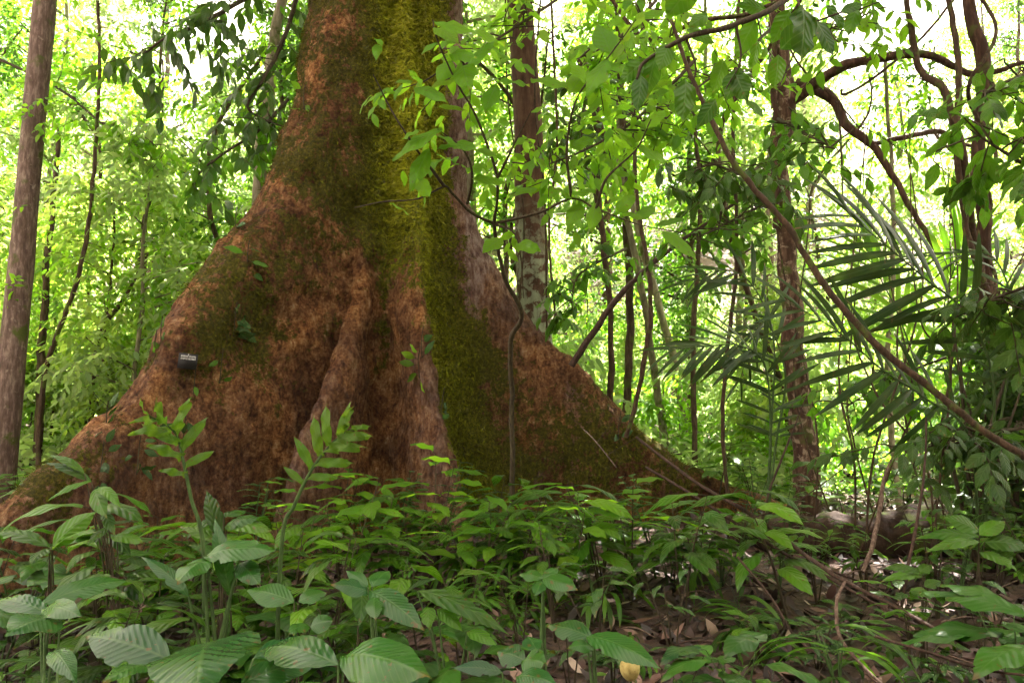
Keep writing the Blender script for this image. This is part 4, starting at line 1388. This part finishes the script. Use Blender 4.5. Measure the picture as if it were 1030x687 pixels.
# climbing plantlets on the bark
def climber(label, px, py, n, L, mat='leaf_glossy'):
    p, nr = on_main(px, py)
    p = p + nr * .03
    r = empty('climbing_plant', p)
    tag(r, label, 'climbing plant', None)
    st = MB(); fo = MB()
    path = smooth_path([(-nr * .02) + np.array([0, 0, -.15]), nr * .0, np.array([.02, -.02, .12])], 12)
    tube(st, path, .004, 5)
    for k in range(n):
        o = path[int(k / n * 11)]
        d = nr * .5 + rng.normal(0, .8, 3); d[2] -= .25
        o2 = o + d / np.linalg.norm(d) * .04
        tube(st, np.array([o, o2]), .002, 4)
        leaf_from(fo, o2, o2 + d / np.linalg.norm(d) * L * random.uniform(.75, 1.2), L * .42, nr + rng.normal(0, .3, 3), 'ovate', 7, 2, .5)
    st.build('stem', M['stem_dark'], r)
    fo.build('foliage', M[mat], r)


for lab, px, py, n, L, m in [
    ('dark leaf cluster clinging high on the left buttress shoulder', 238, 222, 7, .17, 'leaf_glossy'),
    ('green leaf pair hugging the bark near the mossy trunk', 252, 257, 5, .15, 'leaf_mid'),
    ('dark long-leaved climber in the middle of the left buttress', 238, 318, 6, .19, 'leaf_glossy'),
    ('small leaf tuft on the bark right of the black plate', 224, 367, 3, .1, 'leaf_mid'),
    ('pale leaves hanging just below the black plate', 197, 382, 2, .09, 'leaf_mid'),
    ('tiny climber near the upper edge of the left buttress', 163, 333, 4, .1, 'leaf_mid'),
    ('small round-leaved climber left of the black plate', 155, 350, 3, .08, 'leaf_mid'),
    ('dark little climber above the fern on the left buttress', 186, 425, 4, .13, 'leaf_glossy'),
    ('leafy climber creeping down the far left buttress crest', 108, 420, 6, .11, 'leaf_glossy'),
    ('lowest climber at the left buttress above the broad leaves', 102, 460, 7, .11, 'leaf_glossy'),
    ('pale-leaved climber low on the left buttress face', 140, 455, 6, .12, 'leaf_glossy'),
    ('bright slim-leaved sprig on the front ridge of the trunk', 420, 362, 5, .15, 'leaf_bright'),
    ('dark leaf on top of the front ridge above the sprig', 424, 343, 2, .15, 'leaf_glossy'),
    ('small drooping sprig at the foot of the mossy flank', 446, 405, 3, .12, 'leaf_glossy'),
    ('dark pair of leaves at the lower end of the right buttress', 622, 422, 4, .14, 'leaf_glossy'),
    ('lime green fern sprig on the upper trunk beside the thicket', 304, 100, 5, .13, 'leaf_bright'),
]:
    climber(lab, px, py, n, L, M and m)

# ------------------------------------------------------------------ foreground hero plants
def hero_plant(name, cat, label, root_px, leaves, mat='leaf_big', stem='stem_green', sr=.006, ribs=13, part='leaf', wide=1.0):
    """leaves: (bx,by,Yb, tx,ty,Yt, widthpx, normal)"""
    b = P(*root_px); b[2] = gz(b[0], b[1]) - .01
    r = empty(name, b); tag(r, label, cat)
    st = MB()
    for q in leaves:
        bx, by, Yb, tx, ty, Yt, w = q[:7]
        nrm = q[7] if len(q) > 7 else (0, -.5, 1)
        B = P(bx, by, Yb) - b; T = P(tx, ty, Yt) - b
        off = rng.normal(0, .015, 3); off[2] = 0
        mid = B * .55 + off; mid[0] *= .6; mid[1] *= .6
        k_ = .6 if stem == 'stem_dark' else .85
        tube(st, smooth_path([off, mid, B], 14), [sr * 1.3 * k_, sr * k_, sr * .6 * k_], 7)
        lf = MB()
        leaf_from(lf, B, T, w * 1.0 * wide * (Yb + Yt) / 2 / F, nrm, q[8] if len(q) > 8 else 'ovate', 44, 7, .55, .35, ribs, .05)
        lf.build(part, M[mat], r)
    st.build('stem', M[stem], r)
    return r


hero_plant('broad_leaved_herb', 'plant', 'large ribbed leaves spreading at the bottom left edge of the frame', (185, 740, 2.0), [
    (216, 648, 2.25, 196, 712, 1.75, 108, (.05, -.75, 1)),
    (172, 664, 2.2, 86, 641, 2.35, 46, (0, -.9, 1)),
    (168, 672, 2.2, 100, 690, 1.95, 40, (-.1, -.6, 1)),
    (255, 662, 2.3, 325, 648, 2.5, 28, (.1, -.8, 1)),
    (240, 690, 2.1, 320, 668, 2.3, 34, (0, -.8, 1)),
])
hero_plant('broad_leaved_herb', 'plant', 'pale ribbed leaves low in the left bottom corner', (48, 720, 2.4), [
    (60, 622, 2.7, 4, 640, 2.5, 52, (.0, -.9, 1)),
    (50, 618, 2.75, -10, 606, 2.9, 24, (0, -.6, 1)),
    (45, 612, 2.75, 84, 622, 2.6, 26, (0, -.8, 1)),
    (40, 608, 2.8, 132, 584, 3.0, 24, (.2, -.8, .8)),
    (52, 655, 2.5, 78, 690, 2.3, 24, (.2, -.6, 1)),
])
hero_plant('upright_herb', 'plant', 'bright two-leaved seedling standing before the rock at left', (52, 640, 3.5), [
    (52, 550, 3.5, 98, 514, 3.55, 26, (-.2, -1, .5)),
    (53, 553, 3.5, 102, 536, 3.35, 13, (0, -.4, 1)),
    (50, 550, 3.5, -6, 536, 3.6, 17, (0, -.5, 1)),
    (50, 552, 3.5, 30, 570, 3.3, 16, (0, -.7, 1)),
], 'leaf_mid', 'stem_dark', ribs=6)
hero_plant('broad_leaved_herb', 'plant', 'pale leaf folding over like a hood left of the ferns', (215, 700, 2.9), [
    (205, 560, 3.0, 282, 556, 2.95, 34, (0, -.6, 1)),
    (208, 562, 3.0, 178, 588, 2.85, 34, (-.3, -.9, .8)),
    (240, 566, 3.0, 262, 590, 2.9, 24, (.2, -.9, .8)),
    (232, 600, 3.0, 216, 520, 3.1, 18, (.3, -1, .2)),
    (190, 600, 3.0, 142, 560, 3.1, 16, (.1, -.6, 1)),
], sr=.009)
hero_plant('broad_leaved_herb', 'plant', 'ribbed grey-green leaf on a dark stalk below the right fern', (300, 690, 2.8), [
    (296, 606, 2.85, 248, 594, 2.9, 28, (.2, -.9, 1)),
    (300, 605, 2.85, 330, 596, 2.9, 20, (0, -.7, 1)),
    (312, 630, 2.7, 336, 624, 2.7, 22, (0, -.8, 1)),
    (310, 628, 2.7, 290, 638, 2.6, 18, (0, -.8, 1)),
], stem='stem_dark')
hero_plant('broad_leaved_herb', 'plant', 'huge pale ribbed leaf lying flat at the bottom, left of centre', (350, 740, 1.9), [
    (345, 660, 2.1, 436, 684, 1.9, 58, (0, -.75, 1)),
    (340, 668, 2.05, 262, 655, 2.3, 40, (0, -.8, 1)),
    (330, 690, 1.9, 300, 700, 1.8, 40, (0, -.6, 1)),
])
hero_plant('broad_leaved_herb', 'plant', 'smooth grey-green pointed leaves left of centre near the bottom', (383, 700, 2.6), [
    (372, 594, 2.75, 428, 636, 2.6, 30, (.1, -.9, 1)),
    (374, 590, 2.75, 392, 574, 2.85, 20, (0, -.6, 1)),
    (370, 590, 2.75, 348, 574, 2.8, 14, (0, -.8, 1)),
    (372, 596, 2.75, 332, 588, 2.7, 22, (-.1, -.8, 1)),
    (376, 600, 2.7, 378, 624, 2.6, 18, (0, -.9, .6)),
])
hero_plant('broad_leaved_herb', 'plant', 'long toothed leaf slanting down right of the grey-green ones', (455, 690, 2.8), [
    (420, 594, 2.95, 514, 640, 2.75, 22, (.1, -.8, 1)),
    (440, 612, 2.9, 466, 636, 2.8, 15, (.2, -.9, .8)),
    (430, 610, 2.9, 432, 634, 2.8, 16, (0, -.9, .6)),
    (470, 635, 2.8, 500, 650, 2.7, 16, (0, -.7, 1)),
], 'leaf_mid')
hero_plant('broad_leaved_herb', 'plant', 'light leaf rosette on a single stalk at the bottom centre', (545, 690, 3.0), [
    (546, 582, 3.1, 582, 594, 3.0, 22, (0, -.8, 1)),
    (546, 582, 3.1, 522, 578, 3.15, 16, (0, -.7, 1)),
    (546, 583, 3.1, 562, 572, 3.2, 12, (0, -.7, 1)),
    (546, 584, 3.1, 538, 600, 3.0, 14, (0, -.7, 1)),
])
hero_plant('broad_leaved_herb', 'plant', 'pair of big pale leaves above the yellow fruit', (600, 730, 2.4), [
    (596, 642, 2.5, 550, 630, 2.6, 26, (0, -.8, 1)),
    (590, 640, 2.5, 666, 674, 2.3, 32, (.1, -.85, 1)),
    (598, 650, 2.5, 570, 652, 2.45, 16, (0, -.8, 1)),
])
hero_plant('broad_leaved_herb', 'plant', 'low overlapping round leaves left of the yellow fruit', (522, 740, 2.3), [
    (528, 664, 2.45, 500, 656, 2.5, 26, (0, -.85, 1)),
    (526, 664, 2.45, 550, 668, 2.4, 28, (0, -.85, 1)),
    (520, 680, 2.35, 562, 690, 2.25, 24, (0, -.8, 1)),
    (505, 676, 2.4, 455, 672, 2.4, 16, (0, -.8, 1)),
    (540, 655, 2.5, 530, 640, 2.6, 18, (0, -.7, 1)),
], 'leaf_big', wide=1.1)
hero_plant('upright_herb', 'plant', 'ginger-like stem leaning left with alternate leaves before the left buttress', (118, 630, 3.6), [
    (112, 540, 3.6, 146, 548, 3.5, 16), (104, 515, 3.65, 116, 540, 3.5, 12), (96, 492, 3.7, 108, 522, 3.5, 18, (.2, -1, .3)), (92, 485, 3.7, 46, 466, 3.8, 13),
    (92, 484, 3.7, 48, 504, 3.6, 11), (100, 490, 3.65, 122, 512, 3.5, 12), (110, 530, 3.6, 88, 548, 3.5, 12), (118, 540, 3.6, 150, 528, 3.6, 11), (85, 476, 3.7, 50, 458, 3.8, 10)],
    'leaf_mid', 'stem_dark', ribs=6)
hero_plant('upright_herb', 'plant', 'broad upright leaf standing between the two ferns', (225, 620, 3.4), [
    (224, 540, 3.4, 208, 492, 3.45, 20, (-.2, -1, .2)), (226, 530, 3.4, 262, 522, 3.35, 22, (0, -.6, 1)), (228, 528, 3.4, 276, 536, 3.3, 20, (0, -.6, 1)), (225, 520, 3.4, 248, 514, 3.5, 16),
    (222, 548, 3.4, 180, 530, 3.5, 14), (222, 560, 3.3, 190, 548, 3.3, 14), (228, 545, 3.4, 240, 570, 3.2, 16)],
    'leaf_herb', 'stem_dark', ribs=8)
hero_plant('broad_leaved_herb', 'plant', 'bright large-leaved herb at the right edge below the palm', (985, 640, 4.0), [
    (985, 535, 4.05, 948, 520, 4.1, 24, (0, -.8, 1)), (985, 540, 4.0, 920, 542, 4.1, 17, (0, -.6, 1)), (985, 538, 4.0, 1012, 524, 4.0, 18, (0, -.7, 1)), (985, 545, 4.0, 930, 556, 3.9, 14, (0, -.6, 1)),
    (990, 545, 4.0, 1036, 552, 3.9, 26, (0, -.7, 1)), (985, 555, 4.0, 1024, 575, 3.8, 18, (0, -.8, 1))],
    'leaf_mid', 'stem_dark', ribs=6)
hero_plant('broad_leaved_herb', 'plant', 'dark-stalked herb with level green leaves beside the log end', (930, 650, 3.8), [
    (925, 575, 3.9, 888, 572, 3.9, 15), (925, 575, 3.9, 938, 568, 3.9, 14), (928, 580, 3.9, 884, 586, 3.8, 12), (930, 590, 3.8, 947, 584, 3.8, 14), (930, 592, 3.8, 915, 604, 3.7, 14)],
    'leaf_mid', 'stem_dark', ribs=6)


# lobed ferns
def fern(label, path, lobes, Lmax, root_px):
    b = P(*root_px); b[2] = gz(b[0], b[1]) - .01
    r = empty('lobed_fern', b); tag(r, label, 'fern')
    pp = pxpath(path); pp.insert(0, b.copy())
    sp = smooth_path(pp, 60) - b
    mb = MB(); tube(mb, sp, [.009, .007, .003], 7); st = mb.build('stalk', M['stem_green'], r)
    tg = np.gradient(sp, axis=0); tg /= np.linalg.norm(tg, axis=1)[:, None]
    lobes = int(lobes * 1.35)
    for k in range(lobes):
        s = k / (lobes - 1)
        i = int(30 + 29 * s)
        side = np.cross(tg[i], [0, -1, .2]); side /= np.linalg.norm(side)
        sg = 1 if k % 2 else -1
        d = side * sg * (1 - .35 * s) + tg[i] * (.35 + .8 * s) + rng.normal(0, .08, 3)
        L = Lmax * (.75 + .5 * math.sin(PI * s) - .15 * s)
        lf = MB()
        leaf_from(lf, sp[i], sp[i] + d / np.linalg.norm(d) * L, L * .27, (random.uniform(-.6, .6), -1, .4), 'lobed', 28, 4, .5 + .3 * random.random(), .35, 0, .5)
        lf.build('lobe', M['leaf_fern'], r)


fern('left lobed fern curling left before the left buttress', [(205, 560, 3.2), (192, 500, 3.2), (184, 462, 3.2), (176, 435, 3.2), (150, 418, 3.1)], 8, .15, (206, 640, 3.2))
fern('right lobed fern leaning right before the hollow of the trunk', [(283, 550, 3.1), (296, 508, 3.1), (315, 470, 3.1), (335, 445, 3.1), (352, 432, 3.1)], 9, .145, (278, 640, 3.1))

# ------------------------------------------------------------------ mid-ground herbs (copies)
def herb_proto(name, H, nst, nl, leaf, wid, mat, droopy, shape='ovate', stemm='stem_dark', top=.5):
    root = empty(name)
    st = MB(); fo = MB()
    tpl = leaf_tpl(shape, 9, 2, wid, .35, droopy, .15, 0)
    for s in range(nst):
        a = random.random() * 6.28; ln = H * (.15 + .25 * random.random()); h = H * random.uniform(.75, 1.05)
        sp = smooth_path([(0, 0, -.04), (math.cos(a) * ln * .4, math.sin(a) * ln * .4, h * .5), (math.cos(a) * ln, math.sin(a) * ln, h)], 30)
        tube(st, sp, [.006, .0045, .002], 6)
        for k in range(nl):
            t = 1 - top + top * (k / (nl - 1))
            p = sp[min(29, int(t * 29))]
            b = k * 2.4 + random.uniform(-.4, .4)
            d = np.array([math.cos(b), math.sin(b), .45 - .2 * random.random()])
            p2 = p + d / np.linalg.norm(d) * leaf * .15
            tube(st, np.array([p, p2]), .002, 4, close=False)
            place_leaves(fo, tpl, p2[None], d[None], np.array([[random.uniform(-.25, .25), random.uniform(-.25, .25), 1]]), np.array([leaf * random.uniform(.7, 1.15)]))
    fo.build('foliage', M[mat], root)
    st.build('stem', M[stemm], root)
    return root


HP = [
    (herb_proto('leafy_herb', .62, 2, 9, .30, .30, 'leaf_herb', .8, 'lance'), 'tall herb with long drooping lance leaves'),
    (herb_proto('leafy_herb', .45, 3, 7, .24, .36, 'leaf_mid', .6), 'bushy herb with mid-green oval leaves'),
    (herb_proto('leafy_herb', .32, 3, 7, .19, .34, 'leaf_herb', .7), 'low herb with small oval leaves'),
    (herb_proto('leafy_herb', .48, 3, 5, .30, .44, 'leaf_broad', .6, 'ovate', 'stem_green'), 'herb with a few broad grey-green leaves'),
    (herb_proto('leafy_herb', .55, 4, 9, .18, .26, 'leaf_mid', .8, 'lance'), 'many-stemmed herb with narrow leaves'),
    (herb_proto('leafy_herb', .28, 4, 8, .16, .26, 'leaf_glossy', .7, 'lance'), 'short herb with dark glossy leaves'),
    (herb_proto('leafy_herb', .68, 2, 7, .29, .34, 'leaf_bright', .5), 'single-stemmed herb with bright green leaves'),
    (herb_proto('leafy_herb', .30, 5, 5, .42, .10, 'leaf_mid', 1.1, 'strap', 'stem_green', .8), 'tufted herb with long strap leaves'),
    (herb_proto('leafy_herb', .75, 3, 16, .13, .36, 'leaf_herb', .5, 'ovate', 'stem_green', .75), 'tall herb with many small leaves'),
    (herb_proto('leafy_herb', .45, 3, 3, .16, .34, 'leaf_glossy', .9, 'ovate', 'stem_dark', .3), 'nearly bare herb with few leaves'),
]
hused = set(); HERBS = []


def put_herb(k, x, y, s):
    o = HP[k][0]
    if k in hused: o = copy_tree(o)
    hused.add(k)
    o.location = (x, y, gz(x, y)); o.rotation_euler = (random.uniform(-.12, .12), random.uniform(-.12, .12), random.random() * 6.28)
    o.scale = (s, s, s * random.uniform(.85, 1.15))
    o['hk'] = k
    HERBS.append(o)


def herb_px(k, px, py_top, Y, s=1.0):
    q = P(px, py_top, Y)
    put_herb(k, q[0], q[1], s)


# row along the foot of the buttresses
for px in range(130, 720, 21):
    Y = 5.6 + random.uniform(-.5, .5) - (.7 if px < 330 else 0)
    if random.random() < .12: continue
    herb_px(random.choice([0, 0, 1, 4, 6, 7, 8, 9]), px + random.uniform(-8, 8), 500, Y, random.uniform(.85, 1.15))
for px in range(350, 720, 40):
    herb_px(random.choice([0, 6, 8, 7, 1]), px + random.uniform(-9, 9), 500, 4.9 + random.uniform(-.4, .4), random.uniform(.85, 1.1))
for px in range(-10, 1050, 62):
    herb_px(random.choice([2, 1, 7, 4, 0, 8, 9]), px + random.uniform(-20, 20), 500, 4.2 + random.uniform(-.45, .35), random.uniform(.6, 1.2))
for px in [*range(-10, 400, 66), *range(400, 1050, 88)]:
    herb_px(random.choice([2, 5, 7, 3, 9]), px + random.uniform(-14, 14), 500, 3.35 + random.uniform(-.3, .25), random.uniform(.7, 1.0))
for px in range(690, 1060, 46):
    herb_px(random.choice([2, 1, 7, 4, 8, 9]), px + random.uniform(-12, 12), 500, 5.4 + random.uniform(-.5, .7), random.uniform(.8, 1.1))
for px in range(0, 1040, 110):
    herb_px(random.choice([2, 5]), px + random.uniform(-20, 20), 500, 2.7 + random.uniform(-.15, .15), random.uniform(.6, .8))
for px in range(10, 340, 40):
    herb_px(random.choice([3, 0, 1, 0]), px + random.uniform(-12, 12), 500, 4.0 + random.uniform(-.6, .5), random.uniform(.9, 1.2))
for px in range(20, 520, 66):
    herb_px(random.choice([3, 0, 1]), px + random.uniform(-14, 14), 500, 3.1 + random.uniform(-.3, .3), random.uniform(.8, 1.0))
for px in range(350, 640, 29):
    herb_px(random.choice([6, 6, 0, 1, 4]), px + random.uniform(-9, 9), 500, 5.2 + random.uniform(-.5, .3), random.uniform(.9, 1.2))
for px in range(380, 1040, 75):
    herb_px(random.choice([5, 9, 2, 4, 1]), px + random.uniform(-14, 14), 500, 3.8 + random.uniform(-.4, .3), random.uniform(.7, 1.0))
for px in (20, 60, 100, 800, 850, 910, 960, 720, 760, 880):
    herb_px(random.choice([0, 1, 4]), px, 500, 7.4 + random.uniform(-.6, .6), random.uniform(.9, 1.2))

# labels for herbs: zone by what stands behind, band by depth
def hzone(px):
    if px < 110: return 'at the far left'
    if px < 300: return 'below the black plate'
    if px < 460: return 'below the trunk hollow'
    if px < 700: return 'below the right buttress'
    if px < 860: return 'below the crooked tree'
    return 'below the dark palm'


cells = {}
for o in HERBS:
    px, py = to_px(o.location)
    band = 'front' if o.location.y < 3.05 else 'second' if o.location.y < 3.8 else 'third' if o.location.y < 4.7 else 'rear'
    cells.setdefault((hzone(px), band), []).append((px, o))
for (z, bd), lst in cells.items():
    lst.sort(key=lambda q: q[0])
    for k, (px, o) in enumerate(lst):
        hk = o['hk']; del o['hk']
        tag(o, f"{HP[hk][1]}, {ordn(k)} from left, {bd} row {z}", 'plant', 'herbs on the forest floor')

LOOK = {'forest_tree': 'leafy forest tree', 'sapling': 'small-leaved sapling', 'shrub': 'low green shrub'}
rank(ITEMS['tall'], lambda o: 'leafy pale tree', 'tree', 'trees of the bright wood behind', True)
rank(ITEMS['pole'], lambda o: 'bare-stemmed thin tree', 'thin tree', 'thin bare-stemmed trees in the thicket')
rank(ITEMS['sap'], lambda o: 'thin leafy sapling', 'sapling', 'saplings behind the buttress tree')
rank(ITEMS['shrub'], lambda o: 'low leafy shrub', 'shrub', 'shrubs on the bank behind')

# ------------------------------------------------------------------ twigs in the right foreground
def twig(label, path, rd, mat='twig', name='fallen_branch', sides=[]):
    pp = pxpath(path); b = pp[0].copy()
    mb = MB(); tube(mb, smooth_path(pp, 60) - b, rd, 7, .25)
    for s in sides:
        tube(mb, smooth_path(pxpath(s), 16) - b, [rd[-1] * .8, rd[-1] * .4], 5)
    o = mb.build(name, M[mat]); o.location = b
    tag(o, label, 'branch')


twig('long dark fallen branch slanting from right buttress to lower right', [(640, 440, 5.4), (700, 485, 5.0), (760, 520, 4.6), (830, 572, 4.0), (900, 610, 3.6), (975, 650, 3.2)], [.009, .012, .010, .007], sides=[[(760, 520, 4.6), (800, 505, 4.6), (850, 470, 4.7)], [(830, 572, 4.0), (880, 592, 4.0), (930, 630, 3.9)]])
twig('second thinner fallen branch below the long dark one', [(650, 470, 5.2), (700, 500, 4.9), (770, 545, 4.6), (850, 590, 4.2), (940, 640, 3.8)], [.008, .010, .007])
twig('pale curved stem bowing down at the lower right', [(850, 585, 3.6), (841, 605, 3.5), (845, 640, 3.4), (866, 668, 3.3), (890, 690, 3.2)], [.007, .008, .005], 'twig_pale', 'curved_stem')
twig('upright knobbly stick standing before the log', [(868, 575, 4.4), (878, 545, 4.5), (884, 515, 4.6), (890, 480, 4.7), (900, 455, 4.8)], [.012, .014, .008], 'twig_pale', 'upright_stick')
twig('dark thin stick rising right of the knobbly one', [(905, 620, 3.9), (915, 560, 4.0), (928, 490, 4.1), (932, 420, 4.2)], [.008, .008, .004], 'twig', 'upright_stick')
twig('slim bent stick rising toward the crooked tree trunk', [(765, 530, 5.0), (775, 490, 5.1), (795, 440, 5.2), (810, 400, 5.3)], [.007, .007, .003], 'twig', 'upright_stick')
twig('thin reddish wand in the middle foreground gloom', [(742, 560, 4.2), (775, 600, 4.0), (800, 640, 3.8), (838, 668, 3.6)], [.006, .006, .004])
twig('thin twig crossing low at the right bottom edge', [(880, 640, 3.0), (930, 655, 2.9), (985, 672, 2.9), (1040, 680, 2.8)], [.005, .006, .004])
twig('bare branching twig leaning on the right buttress toe', [(620, 470, 5.9), (600, 445, 6.0), (585, 430, 6.1)], [.005, .004, .002], 'twig_pale', sides=[[(600, 445, 6), (612, 430, 6), (616, 418, 6)], [(610, 458, 5.9), (640, 440, 5.9), (650, 432, 5.9)]])
for k in range(14):
    px = 640 + 27 * k + random.uniform(-12, 12); py = 560 + random.uniform(-10, 90); Y = 1.25 * F / (py - 395) * .92
    dx, dy = random.uniform(25, 90) * random.choice((-1, 1)), random.uniform(-30, 35)
    where = ['below the right buttress toe', 'right of the yellow fruit', 'under the long fallen branch', 'beside the bent stick', 'in front of the log', 'left of the curved pale stem', 'under the curved pale stem'][min(6, k // 2)]
    twig(f"{'upper' if k % 2 else 'lower'} of two small dead twigs {where}", [(px, py, Y), (px + dx * .5, py + dy * .5 - 6, Y), (px + dx, py + dy, Y + .1)], [.004, .004, .002], random.choice(['twig', 'twig_pale']), 'dead_twig')

# ------------------------------------------------------------------ the wood goes on unseen, trees added to darken the foreground
def big_tree():
    r = empty('shade_tree')
    mb = MB(); tube(mb, smooth_path([(0, 0, -.3), (.2, .1, 4), (0, .3, 8), (.3, 0, 13)], 40), [.45, .32, .28, .15], 14, .15)
    mb.build('trunk', M['bark_brown'], r)
    cr = MB(); N = 2300
    a = rng.random(N) * 2 * PI; rr = np.sqrt(rng.random(N)) * 5.2
    z = 3.2 + 10 * rng.random(N)
    rr = rr * np.clip(1.15 - np.abs(z - 8) / 9, .3, 1)
    c = np.stack([rr * np.cos(a), rr * np.sin(a), z], 1)
    c = c[fbm(c * .5, 2, 78) > -.2]
    sprays(cr, c, rand_dirs(len(c)) * [1, 1, .4], np.full(len(c), .8), 7, .42, LT_FAR)
    cr.build('crown', M['leaf_dark'], r)
    return r


BT = big_tree()
for k, (x, y, s, lab) in enumerate([(-9, -8, .9, 'unseen leafy tree added for shade behind the viewpoint to the left'), (1.0, -6.5, .9, 'unseen leafy tree added for shade straight behind the viewpoint'), (6.8, -4.5, .85, 'unseen leafy tree added for shade behind the viewpoint to the right'),
                               (-4.5, -11, 1.1, 'unseen tall leafy tree added for shade far behind the viewpoint at left'), (5, -12, 1.1, 'unseen tall leafy tree added for shade far behind the viewpoint at right'),
                               (-3.0, -8, .9, 'unseen leafy tree added for shade, second behind the viewpoint to the left'), (4.0, -8, .9, 'unseen leafy tree added for shade, second behind the viewpoint to the right'), (-10, -7, 1.0, 'unseen leafy tree added for shade far out behind the viewpoint at left'), (11, -7, 1.0, 'unseen leafy tree added for shade far out behind the viewpoint at right'), (11.0, 1.0, .95, 'unseen leafy tree added for shade outside the frame to the right'), (8.5, -3.0, .8, 'unseen leafy tree added for shade just behind the viewpoint at right')]):
    o = BT if k == 0 else copy_tree(BT)
    y -= 1.8
    o.location = (x, y, gz(x, y)); o.rotation_euler = (0, 0, k * 1.3); o.scale = (s, s, s)
    tag(o, lab, 'tree', 'unseen trees added for shade')

# ------------------------------------------------------------------ air
def haze():
    m, t_, nd, lk = nt('haze')
    pv = nd.new('ShaderNodeVolumePrincipled')
    pv.inputs['Color'].default_value = (.95, .97, .9, 1)
    pv.inputs['Density'].default_value = HAZE
    pv.inputs['Anisotropy'].default_value = .3
    out = nd.new('ShaderNodeOutputMaterial'); lk.new(pv.outputs[0], out.inputs['Volume'])
    x0, x1, y0, y1, z0, z1 = -222, 222, -62, 222, -4, 52
    mb = MB()
    mb.add([(x0, y0, z0), (x1, y0, z0), (x1, y1, z0), (x0, y1, z0), (x0, y0, z1), (x1, y0, z1), (x1, y1, z1), (x0, y1, z1)],
           [[0, 3, 2, 1], [4, 5, 6, 7], [0, 1, 5, 4], [1, 2, 6, 5], [2, 3, 7, 6], [3, 0, 4, 7]])
    o = mb.build('haze', m, None, False)
    tag(o, 'pale humid air brightening the distant wood', kind='stuff')


HAZE = .0005
if HAZE:
    haze()

# ------------------------------------------------------------------ light
W = bpy.data.worlds.new('World'); SC.world = W; W.use_nodes = True
t = W.node_tree
bg = t.nodes['Background']
sky = t.nodes.new('ShaderNodeTexSky'); sky.sky_type = 'NISHITA'; sky.sun_disc = False
SUN_EL, SUN_AZ = math.radians(58), math.radians(18)     # azimuth from +Y towards +X
sky.sun_elevation = SUN_EL; sky.sun_rotation = SUN_AZ
sky.air_density = 1.0; sky.dust_density = 3.0; sky.ozone_density = 1.0
tc = t.nodes.new('ShaderNodeTexCoord')
nz = t.nodes.new('ShaderNodeTexNoise'); nz.inputs['Scale'].default_value = 3; nz.inputs['Detail'].default_value = 5
t.links.new(tc.outputs['Generated'], nz.inputs['Vector'])
rp = ramp(t, [(.3, (.55, .55, .55)), (.6, (.95, .95, .95))])
t.links.new(nz.outputs['Fac'], rp.inputs[0])
cl = mixc(t, rp.outputs[0], sky.outputs[0], (10.0, 8.5, 7.0))      # thin bright cloud over the sky
t.links.new(cl, bg.inputs['Color'])
bg.inputs['Strength'].default_value = .046

sun = bpy.data.lights.new('sun', 'SUN'); sun.energy = 5; sun.angle = math.radians(.6); sun.color = (1, .95, .86)
so = bpy.data.objects.new('sun', sun); COL.objects.link(so)
dirv = Vector((math.sin(SUN_AZ) * math.cos(SUN_EL), math.cos(SUN_AZ) * math.cos(SUN_EL), math.sin(SUN_EL)))
so.rotation_euler = dirv.to_track_quat('Z', 'Y').to_euler()

SC.view_settings.view_transform = 'Standard'
SC.view_settings.look = 'None'
SC.view_settings.gamma = 1
SC.view_settings.exposure = 3.75
SC.render.engine = 'CYCLES'
cy = SC.cycles
cy.adaptive_threshold = .025; cy.adaptive_min_samples = 32
cy.max_bounces = 5; cy.diffuse_bounces = 3; cy.glossy_bounces = 2; cy.transmission_bounces = 4; cy.transparent_max_bounces = 4; cy.volume_bounces = 0
cy.use_denoising = True
cy.caustics_reflective = False; cy.caustics_refractive = False
cy.sample_clamp_indirect = 6
